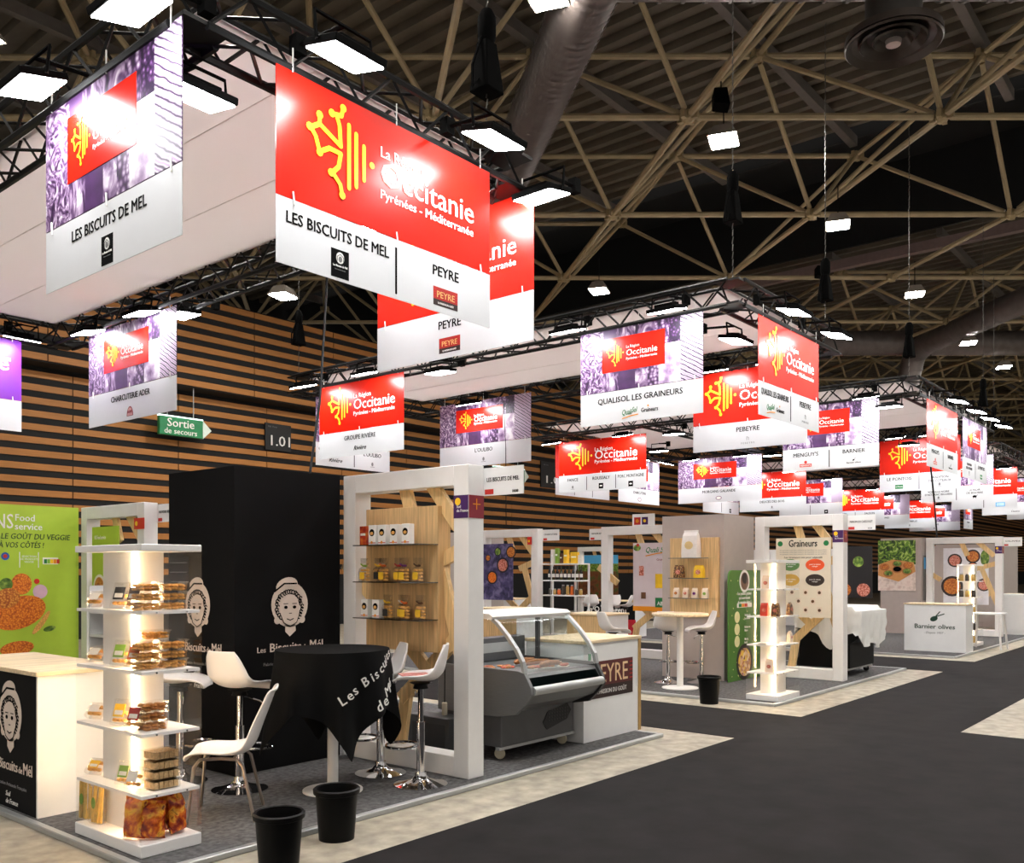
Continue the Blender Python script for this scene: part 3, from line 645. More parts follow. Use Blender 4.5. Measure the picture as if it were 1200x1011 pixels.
# ------------------------------------------------------------------ stand architecture
PLANKS = []
for (a_, b_) in [((477,572),(489,622)),((506,569),(540,622)),((406,664),(440,706)),((503,669),(543,649)),((516,670),(547,805)),((468,748),(502,792)),((468,824),(532,754)),((474,813),(465,884))]:
    pa, pb = P(*a_, u=5.33), P(*b_, u=5.33); PLANKS.append((((pa.y-4.93)/1.18, pa.z/2.464), ((pb.y-4.93)/1.18, pb.z/2.464)))
def portal(u, v0, v1, label, h=2.5, tk=.18, wd=.16, sign=None, plum=True, planks=True, stickside='r', group='white portal frames of the stands', signleft=False):
    t = thing('portal_frame', label, 'frame', (u, v0, PZ), 0, group)
    W = v1-v0; h -= PZ
    MB().box(0, tk, 0, wd, 0, h).build('post', WHITE, t, bevel=.004); MB().box(0, tk, W-wd, W, 0, h).build('post', WHITE, t, bevel=.004)
    MB().box(0, tk, wd, W-wd, h-wd, h).build('top_beam', WHITE, t, bevel=.004); MB().box(0, tk, wd, W-wd, 0, wd).build('bottom_beam', WHITE, t, bevel=.004)
    if planks:
        for q, ((a, b), (c, d)) in enumerate(PLANKS):
            tq = tk*.45+.009*q
            MB().beam((tq, wd+(W-2*wd)*a, h*b), (tq, wd+(W-2*wd)*c, h*d), .115, .045, (1, 0, 0)).build('plank', PINE, t)
    if plum:
        y = wd if not signleft else W
        MB().box(-.003, 0, y-wd+.002, y-.002, h-.42, h-.24).build('plum_sticker', PLUM, t)
        MB().disc(0, 0, .03, y=0).build('sticker_dot', YELLOW, t, loc=(-.004, y-.05, h-.29), rot=(0, 0, ROT['u']))
        text('Sud\nde France', .032, t, WINK, 0, 0, 0, .01).matrix_basis = Matrix.Translation((-.004, y-.035, h-.34)) @ Matrix.Rotation(ROT['u'], 4, 'Z') @ Matrix.Rotation(math.pi/2, 4, 'X')
        MB().box(.002, tk-.002, -.003, 0, h-.42, h-.24).build('red_sticker', mat('sticker_maroon', (134, 26, 44), .45), t)
        m = MB(); m.stroke([(.05, 0), (.13, 0)], .008, 0).stroke([(.09, -.04), (.09, .04)], .008, 0); m.build('sticker_cross', ORANGI, t, loc=(0, -.004, h-.31))
    if sign:
        s = MB().box(0, .012, -.40, .06, h-.24, h-.02) if not signleft else MB().box(0, .012, W-.06, W+.40, h-.24, h-.02)
        s = s.build('name_sign', WHITE2, t, loc=(tk+.002, 0, 0))
        y = .0 if not signleft else W+.38
        q = text(sign[0], .045, s, INK, 0, 0, 0, .01, 'LEFT', fit=.33); q.matrix_basis = Matrix.Translation((-.002, y-.03, h-.13)) @ Matrix.Rotation(ROT['u'], 4, 'Z') @ Matrix.Rotation(math.pi/2, 4, 'X') @ Matrix.Diagonal((q.scale[0], 1, 1, 1))
        MB().box(-.002, 0, y-.10, y-.01, h-.23, h-.19).build('red_tab', REDI, s)
        if len(sign) > 1: q = text(sign[1], .03, s, INK, 0, 0, 0, .01); q.matrix_basis = Matrix.Translation((-.002, y-.29, h-.225)) @ Matrix.Rotation(ROT['u'], 4, 'Z') @ Matrix.Rotation(math.pi/2, 4, 'X')
    return t
def girl_logo(t, cx, cz, s, y=-.003):
    """line-drawn head with a straw hat in cream on black; s = head height"""
    CR = mat('cream_ink', (222, 206, 194), .5, var=.02)
    MB().disc(cx-.06*s, cz+.40*s, .24*s, .15*s, y, rot=.25).build('hat_crown', CR, t)
    MB().stroke([(cx-.33*s, cz+.30*s), (cx-.12*s, cz+.44*s), (cx+.14*s, cz+.44*s)], .03*s, y-.0025).build('hat_band', INK, t)
    MB().disc(cx, cz+.06*s, .40*s, .41*s, y-.001, n=30).build('hat_brim', CR, t)
    MB().plate([(cx-.10*s, cz-.25*s), (cx+.12*s, cz-.25*s), (cx+.13*s, cz-.42*s), (cx+.0*s, cz-.52*s), (cx-.10*s, cz-.43*s)], y-.003, y-.001).build('neck', CR, t)
    hair = MB(); rnd = random.Random(3)
    for k in range(26):
        a = math.radians(-40+k*260/25); rx = .27*s+rnd.uniform(-.02, .03)*s; px_, pz_ = cx+rx*math.cos(a), cz+.02*s+.28*s*math.sin(a)
        hair.stroke([(px_+.045*s*math.cos(q)*(.5+q/8), pz_+.045*s*math.sin(q)*(.5+q/8)) for q in [0, 1, 2, 3, 4, 5]], .02*s, y-.003, ends=False)
    hair.build('hair_lines', INK, t)
    f = MB().disc(cx, cz-.04*s, .205*s, .28*s, y-.004, n=24); f.build('face', CR, t)
    e = MB()
    for sx in (-1, 1):
        e.disc(cx+sx*.095*s, cz+.01*s, .038*s, .03*s, y-.007, n=12).stroke([(cx+sx*.05*s, cz+.075*s), (cx+sx*.14*s, cz+.075*s)], .012*s, y-.007)
    e.stroke([(cx-.02*s, cz-.10*s), (cx+.03*s, cz-.10*s)], .012*s, y-.007).stroke([(cx-.07*s, cz-.20*s), (cx, cz-.225*s), (cx+.07*s, cz-.20*s)], .016*s, y-.007).stroke([(cx-.20*s, cz-.14*s), (cx-.14*s, cz-.27*s), (cx, cz-.34*s), (cx+.14*s, cz-.27*s), (cx+.20*s, cz-.14*s)], .012*s, y-.007)
    e.build('features', INK, t)
    for sx in (-1, 1): MB().sphere((cx+sx*.27*s, y-.002, cz-.22*s), .07*s, 8, 6, (1, .05, 1)).build('curl', CR, t)
    text('Les', .14*s, t, CR, cx-.70*s, cz-.78*s, y-.001, .01); text('Biscuits', .22*s, t, CR, cx-.44*s, cz-.78*s, y-.001, .012, fit=.68*s)
    text('de', .14*s, t, CR, cx+.28*s, cz-.78*s, y-.001, .01); text('Mél', .24*s, t, CR, cx+.44*s, cz-.78*s, y-.001, .012, fit=.30*s)
    text('Fabrication Artisanale Française', .075*s, t, INKG, cx, cz-1.02*s, y-.001, 0, 'CENTER', fit=1.12*s)
def cabinet_box(u0, u1, v0, v1, m, label, h=2.5):
    t = thing('storage_box', label, 'booth wall', (u0, v0, PZ), 0, 'tall boxed walls in the stands')
    U, V = u1-u0, v1-v0; h -= PZ
    MB().box(0, U, 0, .03, 0, h).build('panel', m, t); MB().box(0, .03, .03, V, 0, h).build('panel', m, t)
    MB().box(U-.03, U, .03, V, 0, h).build('panel', m, t); MB().box(.03, U-.03, V-.03, V, 0, h).build('panel', m, t)
    MB().box(.03, U-.03, .03, V-.03, h-.03, h-.01).build('top_panel', m, t)
    return t
def face_u(t, dx, y0): # helper empty-free sub face: returns transform for objects on the -X face
    return Matrix.Translation((dx, y0, 0)) @ Matrix.Rotation(ROT['u'], 4, 'Z')
def on_face_u(t, fn, x, y):
    """run fn(parent) building on local -y, then move every new child onto the face looking along -X"""
    before = set(t.children); fn(t)
    M = Matrix.Translation((x, y, 0)) @ Matrix.Rotation(ROT['u'], 4, 'Z')
    for c in t.children:
        if c not in before: c.matrix_basis = M @ c.matrix_basis

# near stand
bx = cabinet_box(4.12, 5.19, 6.28, 7.26, BLACK, 'tall black box wall with a cream girl-in-hat logo')
girl_logo(bx, .53, 1.32, .46)
on_face_u(bx, lambda p: girl_logo(p, .46, 1.32, .46), 0, .98)
on_face_u(bx, lambda p: text('Sud\nde\nFrance', .06, p, WINK, .4, .78, -.003, .006, shear=.2), 0, .98)
p1 = portal(5.22, 4.77, 6.27, 'white portal frame with crossed pine planks beside the black box', sign=('LES BISCUITS DE MEL', '1K08'))

# oak shelf panel in the near frame
t = thing('wall_display', 'oak shelf panel with three glass shelves of biscuits in the near frame', 'shelf', (5.02, 5.13, .98))
sp_v0, sp_v1 = P(513, 700, u=5.24).y, P(429, 700, u=5.24).y
zb = P(513, 765, u=5.24).z; zt_ = P(512, 592, u=5.24).z
t.location = (5.24, sp_v0, zb); SPW = sp_v1-sp_v0
MB().box(0, .15, 0, SPW, 0, zt_-zb).build('board', OAK, t, bevel=.003)
SHZ = [P(462, y, u=5.12).z for y in (638, 681.5, 724.5)]
sv0, sv1 = P(501, 681, u=5.12).y, P(424, 681, u=5.12).y
for z in SHZ: MB().box(-.22, 0, sv0-sp_v0, sv1-sp_v0, z-zb-.008, z-zb).build('glass_shelf', SMOKE, t)

# ------------------------------------------------------------------ small goods
CARTON = mat('white_carton', (240, 238, 234), .45, var=.01); BISC = mat('biscuit', (226, 168, 88), .7, var=.3, scale=60)
BISC2 = mat('dark_biscuit', (190, 128, 66), .7, var=.3, scale=60)
PRINTS = {'red': mat('print_red', (176, 34, 26), .4, var=.2), 'yellow': mat('print_yellow', (238, 190, 40), .4, var=.15), 'green': mat('print_green', (120, 160, 50), .4, var=.2),
          'orange': mat('print_orange', (226, 106, 34), .4, var=.15), 'black': mat('print_black', (40, 36, 34), .4, var=.2), 'white': mat('print_white', (232, 228, 222), .4, var=.04),
          'purple': mat('print_purple', (110, 40, 120), .4, var=.15), 'brown': mat('print_brown', (96, 62, 36), .4, var=.3)}
BOXP = ramp_print('biscuit_box_red', 'voronoi', [(120, 20, 16), (180, 50, 24), (226, 140, 50)], 18)
def carton(u, v, z, label, m=CARTON, w_=.085, d_=.06, h_=.15, seal=True, group='cartons on the oak shelf panel'):
    t = thing('biscuit_carton', label, 'carton', (u, v, z), ROT['u'], group)
    MB().box(-w_/2, w_/2, -d_/2, d_/2, 0, h_).build('carton_body', m, t, bevel=.002)
    if seal:
        MB().disc(0, h_*.62, w_*.34, y=-d_/2-.0005, n=16).build('round_picture', INK, t); MB().disc(0, h_*.58, w_*.22, w_*.16, -d_/2-.003, n=12).build('picture_biscuit', BISC, t)
        MB().box(-w_/2, w_/2, -d_/2-.001, -d_/2, h_*.08, h_*.12).build('red_line', REDI, t); MB().disc(0, h_*.12, w_*.14, y=-d_/2-.0015, n=10).build('gold_seal', ORANGI, t)
    else: MB().box(-w_*.36, w_*.36, -d_/2-.001, -d_/2, h_*.5, h_*.62).build('title', WINK, t)
    return t
def cello_bag(u, v, z, label, ribbon, w_=.095, h_=.13, body=None, group='cellophane biscuit bags on the oak shelf panel'):
    t = thing('biscuit_bag', label, 'bag', (u, v, z), ROT['u'], group)
    m = MB()
    for r_ in range(4):
        for cx in (-w_*.25, w_*.25): m.lathe([(1e-5, 0), (w_*.24, .003), (w_*.26, .012), (w_*.22, .02), (1e-5, .022)], 8, (cx, 0, .005+r_*.026), 1, .8)
    m.build('biscuits', BISC, t, smooth=True)['kind'] = 'stuff'
    b = []
    for (zz, a, c) in ((0, .5, .34), (.6, .52, .36), (.85, .40, .3), (1.0, .14, .12), (1.18, .36, .2), (1.5, .5, .1)):
        b.append([(sx*a*w_, sy*c*w_, zz*h_) for sx, sy in ((-1,-1),(1,-1),(1,1),(-1,1))])
    m = MB(); n = len(b); m.add([p for r_ in b for p in r_], [(i*4+k, i*4+(k+1) % 4, (i+1)*4+(k+1) % 4, (i+1)*4+k) for i in range(n-1) for k in range(4)])
    m.build('cellophane', CELLO, t)
    MB().lathe([(.18*w_, -.008), (.22*w_, 0), (.18*w_, .008)], 10, (0, 0, h_)).stroke([(0, h_), (-.3*w_, h_+.015)], .012, -.02).stroke([(0, h_), (.32*w_, h_+.005)], .012, -.02).build('ribbon', PRINTS[ribbon], t)
    MB().box(-w_*.3, w_*.3, -.34*w_-.004, -.34*w_-.002, h_*.15, h_*.6).build('label_sticker', PRINTS['yellow' if ribbon != 'yellow' else 'black'], t)
    return t
ordn = ['first', 'second', 'third', 'fourth', 'fifth', 'sixth', 'seventh', 'eighth', 'ninth']
carton(5.12, P(428.5, 630, u=5.12).y, SHZ[0]+.001, 'red biscuit carton at the left end of the top glass shelf', BOXP, .085, .06, .16, False)
for i, x in enumerate((439, 450.5, 464, 478)): carton(5.12, P(x, 630, u=5.12).y, SHZ[0]+.001, 'white carton with round picture, %s from left on the top glass shelf' % ordn[i], h_=.165, w_=.088)
for i, (x, r_) in enumerate([(431, 'green'), (441, 'yellow'), (453, 'orange'), (464.5, 'red'), (477, 'purple'), (487, 'brown')]): cello_bag(5.12+(.03 if i % 2 else -.03), P(x, 675, u=5.12).y, SHZ[1]+.001, 'biscuit bag tied with %s ribbon on the middle glass shelf' % r_, r_)
for i, x in enumerate((430, 443)): carton(5.12, P(x, 718, u=5.12).y, SHZ[2]+.001, 'white carton with round picture, %s from left on the lowest glass shelf' % ordn[i], h_=.15)
for i, (x, r_) in enumerate([(458, 'yellow'), (469, 'white'), (478, 'orange'), (490, 'brown')]): cello_bag(5.12+(.03 if i % 2 else -.03), P(x, 720, u=5.12).y, SHZ[2]+.001, 'biscuit bag tied with %s ribbon on the lowest glass shelf' % r_, r_)

# ------------------------------------------------------------------ display towers
def tower(u0, u1, v0, v1, cu0, cu1, cv0, cv1, shelves, top, label, base_h=.07):
    t = thing('display_tower', label, 'display stand', (u0, v0, PZ), 0, 'white illuminated display towers')
    U, V = u1-u0, v1-v0; a0, a1, b0, b1 = cu0-u0, cu1-u0, cv0-v0, cv1-v0
    MB().box(0, U, 0, V, 0, base_h).build('base', WHITE, t, bevel=.004)
    MB().box(0, U, 0, V, top-PZ-.04, top-PZ).build('top_board', WHITE, t, bevel=.003)
    MB().box(a0, a1, b0, b1, base_h, top-PZ-.04).build('column', WHITE, t)
    e = .018
    for (cx, cy) in ((a0, b0), (a1, b1)):
        sx = -1 if cx == a0 else 1; sy = -1 if cy == b0 else 1
        MB().box(min(cx, cx+sx*.016), max(cx, cx+sx*.016), min(cy+sy*.016, cy), max(cy+sy*.016, cy), base_h+.02, top-PZ-.05).build('led_strip', LEDE, t)
    for z in shelves: 
        s = MB().box(.008, U-.008, .008, b0, z-PZ-.018, z-PZ).box(.008, U-.008, b1, V-.008, z-PZ-.018, z-PZ).box(.008, a0-.014, b0, b1, z-PZ-.018, z-PZ)
        if a1 < U-.03: s.box(a1+.014, U-.008, b0, b1, z-PZ-.018, z-PZ)
        s = s.build('shelf', WHITE, t)
        for q in (.25, .75): MB().tube([(U*q, .009, z-PZ-.009), (U*q, -.001, z-PZ-.009)], .006, 6).build('screw', CHROME, s)
    for (x0, x1, y0, y1) in ((0, U, 0, .005), (0, U, V-.005, V), (0, .005, .005, V-.005), (U-.005, U, .005, V-.005)):
        MB().box(x0, x1, y0, y1, base_h, top-PZ-.04).build('acrylic_panel', ACRYL, t)
    return t
T1 = dict(u0=2.60, u1=2.98, v0=4.88, v1=5.69)
TSH = [1.435, 1.09, .735, .385]; TBASE = PZ+.075
tower(2.60, 2.98, 4.88, 5.69, 2.72, 2.91, 5.19, 5.57, TSH, 1.82, 'near white display tower stacked with biscuit tubs')
bis_me = []
for c_ in (BISC, BISC2):
    me = MB().lathe([(1e-5, 0), (.020, .002), (.024, .008), (.018, .016), (1e-5, .019)], 9).mesh('biscuit', smooth=True); me.materials.append(c_); bis_me.append(me)
def tub_meshes(w_, d_, h_):
    o = MB().add([(-w_/2*.92, -d_/2*.92, .001), (w_/2*.92, -d_/2*.92, .001), (w_/2*.92, d_/2*.92, .001), (-w_/2*.92, d_/2*.92, .001), (-w_/2, -d_/2, h_), (w_/2, -d_/2, h_), (w_/2, d_/2, h_), (-w_/2, d_/2, h_)],
                 [(0,3,2,1), (0,1,5,4), (1,2,6,5), (2,3,7,6), (3,0,4,7)]).mesh('tub_shell'); o.materials.append(PET)
    l = MB().box(-w_/2-.006, w_/2+.006, -d_/2-.006, d_/2+.006, h_, h_+.006).mesh('tub_lid'); l.materials.append(PET); return o, l
TUBM = tub_meshes(.145, .11, .048)
def tub(u, v, z, rz, label, kind=0, group='clear tubs of biscuits on the near display tower'):
    t = thing('biscuit_tub', label, 'tub', (u, v, z), rz, group)
    put('tub_shell', TUBM[0], t); put('tub_lid', TUBM[1], t)
    for q, (x, y) in enumerate(((-.045, -.028), (0, -.028), (.045, -.028), (-.045, .026), (0, .026), (.045, .026))):
        for l_ in (0, 1): put('biscuit', bis_me[kind], t, (x+random.uniform(-.004, .004), y, .003+l_*.02), (random.uniform(-.2, .2), random.uniform(-.2, .2), 0))
    return t
def lean_pack(x, y, zs, uu, pr, label, w_=.115, h_=.155, rz=None, lean=.33, group='labelled packs leaning on the near display tower'):
    p = P(x, y, u=uu)
    t = thing('biscuit_pack', label, 'pack', (uu, p.y, zs+.002), ROT['u']+.35 if rz is None else rz, group)
    sub = []
    sub.append(MB().box(-w_/2, w_/2, -.022, .022, 0, h_).build('clear_pack', PET, t, bevel=.004))
    m = MB()
    for i in range(3):
        for j in range(2): m.lathe([(1e-5, -.012), (.018, -.008), (.022, 0), (.018, .008), (1e-5, .012)], 8, (-w_*.3+i*w_*.3, 0, .03+j*.045), 1, .6)
    sub.append(m.build('biscuits', BISC, t, smooth=True)); sub[-1]['kind'] = 'stuff'
    sub.append(MB().box(-w_*.34, w_*.34, -.0245, -.0225, h_*.3, h_*.8).build('label_sticker', PRINTS[pr], t)); sub.append(MB().box(-w_*.26, w_*.26, -.0255, -.0245, h_*.38, h_*.55).build('label_window', PRINTS['white'], t))
    for s in sub: s.rotation_euler = (-lean, 0, 0); s.location = (0, 0, .022*math.sin(lean))
    return t
shn = ['top', 'second', 'third', 'fourth']
TUBS = {0: (3, 0), 1: (3, 0), 2: (3, 1), 3: (0, 0)}
for si, (n, kd) in TUBS.items():
    z = TSH[si]+.001
    for col in (0, 1):
        if si == 2 and col == 1: continue
        for l_ in range(n):
            lv = ['lowest', 'middle', 'uppermost'][l_]
            tub(2.70+.165*col+(.04 if si == 2 else 0), 5.02, z+l_*.056, random.uniform(-.05, .05), '%s clear biscuit tub, %s column, %s tower shelf' % (lv, ['left', 'right'][col], shn[si]), kd)
tub(2.80, 5.10, TSH[1]+.17, 0, 'single clear biscuit tub on top of the stack, second tower shelf')
for si, prs in enumerate((('black', 'brown'), ('green', 'orange'), ('yellow', 'red'))):
    for k, pr in enumerate(prs): lean_pack(139+k*17, 750, TSH[si], 2.665-.015*k, pr, 'leaning pack with %s label on the %s tower shelf' % (pr, shn[si]))
lean_pack(144, 900, TSH[3], 2.665, 'green', 'leaning pack with green label on the fourth tower shelf', .105, .14)
lean_pack(155, 900, TSH[3], 2.65, 'white', 'unlabelled pale pack behind the green one on the fourth tower shelf', .105, .13)
for si, pr in enumerate(('white', 'white', 'white', 'yellow')): lean_pack(108, 750, TSH[si], 2.675, pr, ['pink ham-coloured pack at the left of the top tower shelf', 'pale pack at the left of the second tower shelf', 'pale pack at the left of the third tower shelf', 'blue and yellow labelled pack at the left of the fourth tower shelf'][si], .11, .10, lean=.7)
WAF = mat('wafer', (218, 184, 136), .7, var=.25, scale=70)
for l_ in range(4):
    t = thing('wafer_tray', '%s clear tray of wafers in the stack, fourth tower shelf' % ['lowest', 'second', 'third', 'topmost'][l_], 'tray', (2.80, 5.02, TSH[3]+.001+l_*.058), random.uniform(-.06, .06), 'wafer trays stacked on the near display tower')
    for q in range(5): MB().box(-.075+.031*q, -.049+.031*q, -.06, .06, .006, .046).build('wafer', WAF, t)
    MB().box(-.085, .085, -.07, .07, 0, .05).build('tray_shell', PET, t, bevel=.004); MB().box(-.092, .092, -.077, .077, .05, .054).build('tray_lid', PET, t)
# crisp bags and breadsticks on the tower base
CRISP = ramp_print('crisp_bag_print', 'noise', [(120, 34, 14), (176, 60, 18), (222, 120, 24), (240, 176, 40), (150, 44, 16)], 14, .18, .6)
CRISP2 = ramp_print('crisp_bag_print_dark', 'noise', [(100, 26, 14), (140, 40, 20), (206, 96, 24), (236, 170, 50), (110, 30, 16)], 16, .18, .6)
def pillow_bag(u, v, z, rz, w_, h_, d_, m, label, lean=.12):
    t = thing('crisp_bag', label, 'bag', (u, v, z), rz, 'crisp bags on the base of the near display tower')
    b = MB(); nx, nz = 9, 11; rn = random.Random(int(u*1000)); vs = []
    for sd in (-1, 1):
        for j in range(nz+1):
            for i in range(nx+1):
                x, q = i/nx, j/nz; puff = (max(0, 1-abs(2*x-1)**3)*max(0, 1-abs(2*q-1)**5))**.7
                xx = (x-.5)*w_*(1-.06*math.sin(math.pi*q)); zz = q*h_
                vs.append((xx+rn.uniform(-.002, .002), sd*d_/2*puff*(1+rn.uniform(-.12, .12))+lean*zz, zz))
    N = (nx+1)*(nz+1)
    fs = []
    for sd in (0, 1):
        for j in range(nz):
            for i in range(nx):
                a = sd*N+j*(nx+1)+i; fs.append((a, a+1, a+nx+2, a+nx+1))
    b.add(vs, fs); o = b.build('bag_film', m, t, smooth=True)
    MB().box(-w_*.5, w_*.5, lean*h_-.002, lean*h_+.002, h_-.004, h_+.012).build('sealed_edge', m, t)
    return t
pillow_bag(2.655, 5.06, TBASE, ROT['u']+.5, .14, .225, .11, CRISP, 'orange crisp bag nearest the front edge of the tower base')
pillow_bag(2.72, 4.98, TBASE, ROT['u']+.7, .15, .20, .11, CRISP2, 'dark red and gold crisp bag in the middle of the tower base')
pillow_bag(2.80, 5.06, TBASE, .1, .15, .24, .06, CRISP, 'orange crisp bag at the back of the tower base', .05)
pillow_bag(2.88, 4.98, TBASE, .4, .12, .23, .11, CRISP2, 'dark crisp bag at the right end of the tower base')
STICK = mat('breadstick', (240, 196, 88), .7, var=.2, scale=30)
for k, x in enumerate((100, 114)):
    p = P(x, 960, u=2.665)
    t = thing('breadstick_bag', ['left', 'right'][k]+' yellow bag of breadsticks on the tower base', 'bag', (2.665, p.y, TBASE), ROT['u']+.2, 'breadstick bags')
    for i in range(9): MB().tube([(-.045+.0105*i, random.uniform(-.012, .012), .004), (-.05+.0115*i, random.uniform(-.012, .012), .24+random.uniform(-.02, .01))], .007, 6).build('breadstick', STICK, t, smooth=True)
    MB().box(-.055, .055, -.026, .026, 0, .255).build('film', CELLO, t, bevel=.006); MB().disc(0, .13, .018, .035, -.0275).build('label_sticker', PRINTS['green'], t)

# ------------------------------------------------------------------ counters
def counter(u0, u1, v0, v1, label, front='u', fmat=WHITE2, h=1.0, lift=PZ, edge=False):
    t = thing('counter', label, 'counter', (u0, v0, lift), 0, 'box counters of the stands')
    U, V = u1-u0, v1-v0; h -= lift
    MB().box(0, U, 0, .02, .0, h-.03).build('side_panel', fmat if front == 'v' else WHITE2, t)
    MB().box(0, .02, .02, V, .0, h-.03).build('front_panel', fmat if front == 'u' else WHITE2, t)
    MB().box(U-.03, U, .02, V, .0, h-.03).build('side_panel', OAK, t); MB().box(.02, U-.03, V-.02, V, .0, h-.03).build('back_panel', WHITE2, t)
    if edge: MB().box(U-.035, U+.005, -.012, .03, 0, h-.03).build('oak_edge', mat('oak_edge', (176, 140, 84), .5), t)
    MB().box(-.015, U+.015, -.015, V+.015, h-.03, h).build('worktop', OAKTOP, t, bevel=.003)
    return t
c1 = counter(2.59, 3.20, 6.20, 7.75, 'black-fronted counter with a pale oak top at the left edge', 'u', BLACK)
on_face_u(c1, lambda p: girl_logo(p, 1.13, .62, .46), 0, 1.55)
on_face_u(c1, lambda p: text('Sud\nde France', .05, p, WINK, 1.05, .08, -.003, .006, shear=.2), 0, 1.55)
c2 = counter(7.0, 8.0, 4.93, 5.62, 'white counter with the dark red Peyre logo beside the refrigerated case', 'v', WHITE2, edge=True)
lx0, lx1, lz0, lz1 = .08, .86, .40, .755
MB().box(lx0, lx1, -.004, 0, lz0+.12, lz1).build('logo_panel', PEYRED, c2); MB().box(lx0, lx1, -.004, 0, lz0, lz0+.12).build('logo_strip', mat('logo_dark', (40, 18, 18), .5), c2)
text('PEYRE', .26, c2, mat('logo_cream', (240, 206, 160), .4), .46, lz0+.145, -.005, .0, 'CENTER', fit=.60); text('LA PASSION DU GOÛT', .062, c2, WINK, .46, lz0+.04, -.005, .0, 'CENTER', fit=.56)
m = MB()
for q in range(5): m.box(.80, .855, -.006, -.004, lz0+.15+q*.04, lz0+.158+q*.04)
m.build('logo_bars', REDI, c2)

# ------------------------------------------------------------------ seats
def shell_mesh(prof, hw, curl, name, th=.012):
    """moulded seat shell: prof = (x,z) from front lip over seat to back top (front = +x), hw = half widths, curl = edge lift"""
    def cat(p0, p1, p2, p3, t): return .5*((2*p1)+(-p0+p2)*t+(2*p0-5*p1+4*p2-p3)*t*t+(-p0+3*p1-3*p2+p3)*t**3)
    rows = []; n = len(prof)
    for i in range(n-1):
        for k in range(4):
            t_ = k/4; g = lambda A, c=None: cat(*[A[max(0, min(n-1, i+q))] if c is None else A[max(0, min(n-1, i+q))][c] for q in (-1, 0, 1, 2)], t_)
            rows.append((g(prof, 0), g(prof, 1), g(hw), g(curl)))
    rows.append((*prof[-1], hw[-1], curl[-1])); M = 12; vs = []
    for r_, (x, z, w_, c) in enumerate(rows):
        x0, z0 = rows[max(0, r_-1)][:2]; x1, z1 = rows[min(len(rows)-1, r_+1)][:2]
        tx, tz = x1-x0, z1-z0; l = math.hypot(tx, tz) or 1; nx, nz = tz/l, -tx/l     # normal towards sitter
        for k in range(M+1):
            s = 2*k/M-1; e = c*abs(s)**2.4; vs.append((x+nx*e, s*w_, z+nz*e))
    fs = [(r_*(M+1)+k, r_*(M+1)+k+1, (r_+1)*(M+1)+k+1, (r_+1)*(M+1)+k) for r_ in range(len(rows)-1) for k in range(M)]
    me = bpy.data.meshes.new(name); me.from_pydata(vs, [], fs); bm = bmesh.new(); bm.from_mesh(me)
    bmesh.ops.recalc_face_normals(bm, faces=bm.faces); bmesh.ops.solidify(bm, geom=list(bm.faces), thickness=th); bmesh.ops.recalc_face_normals(bm, faces=bm.faces)
    bm.to_mesh(me); bm.free()
    for p in me.polygons: p.use_smooth = True
    me.materials.append(PLASTIC); return me
STOOL_ME = shell_mesh([(.205, -.03), (.185, .0), (.10, .012), (-.02, 0), (-.11, .01), (-.17, .06), (-.195, .14), (-.21, .23), (-.215, .28)], [.13, .165, .195, .205, .205, .20, .185, .155, .12], [.0, .01, .03, .05, .06, .06, .05, .03, .02], 'shell')
CHAIR_ME = shell_mesh([(.235, -.035), (.215, .0), (.12, .01), (-.02, -.01), (-.13, .0), (-.19, .06), (-.235, .18), (-.28, .30), (-.315, .395), (-.335, .41)], [.16, .20, .215, .22, .215, .21, .205, .195, .175, .15], [0, .01, .02, .035, .045, .045, .04, .03, .02, .01], 'shell')
stool_proto = None
def stool(u, v, ang, label, h=.80, group='white shell bar stools'):
    t = thing('bar_stool', label, 'bar stool', (u, v, PZ), math.radians(ang), group)
    put('shell', STOOL_ME, t, (0, 0, h-PZ))
    MB().lathe([(.06, h-.06-PZ), (.05, h-.03-PZ), (.09, h-.015-PZ)], 12).build('seat_mount', BLACKP, t, smooth=True)
    MB().lathe([(.205, 0), (.205, .008), (.15, .02), (.07, .045), (.045, .07), (.042, .10)], 28).build('base', CHROME, t, smooth=True)
    MB().lathe([(.032, .09), (.032, .48)], 16).build('lower_column', CHROME, t, smooth=True); MB().lathe([(.022, .48), (.022, h-.06-PZ)], 14).build('piston', CHROME, t, smooth=True)
    ring = [(.035+.115+.115*math.cos(a), .15*math.sin(a), .30) for a in [math.radians(q) for q in range(-150, 151, 20)]]
    MB().tube([(.03, -.03, .30)]+ring+[(.03, .03, .30)], .010, 6).build('footrest', CHROME, t, smooth=True)
    MB().tube([(.03, -.02, h-.07-PZ), (.06, -.14, h-.10-PZ), (.07, -.2, h-.14-PZ)], .006, 5).build('lever', CHROME, t, smooth=True)
    return t
def gp(x, y): return P(x, y, z=PZ)
p = gp(281, 925); stool(p.x, p.y, 14, 'white shell bar stool seen from behind, left of the black-clothed table')
p = gp(493, 919); s_ = stool(p.x, p.y, 128, 'white shell bar stool with a pink leaflet on its seat', h=.83)
lf = MB().hexa([(-.11, -.08, 0), (.11, -.08, 0), (.11, .08, 0), (-.11, .08, 0)], [(-.11, -.08, .008), (.11, -.08, .008), (.11, .08, .008), (-.11, .08, .008)]).build('leaflet', ramp_print('pink_leaflet_print', 'noise', [(196, 92, 92), (226, 150, 140), (206, 110, 104)], 20), None, loc=(p.x-.03, p.y+.04, .872), rot=(0, 0, math.radians(150)))
tag(lf, 'pink printed leaflet lying on a bar stool seat', 'leaflet')
p = gp(446, 906); stool(p.x, p.y, 150, 'white shell bar stool half hidden behind the black tablecloth')
p = gp(211, 916); stool(p.x, p.y, -45, 'white shell bar stool behind the near display tower')
p = gp(264, 954); ch = thing('stacking_chair', 'white shell chair on grey tube legs beside the display tower', 'chair', (p.x, p.y, PZ), math.radians(138))
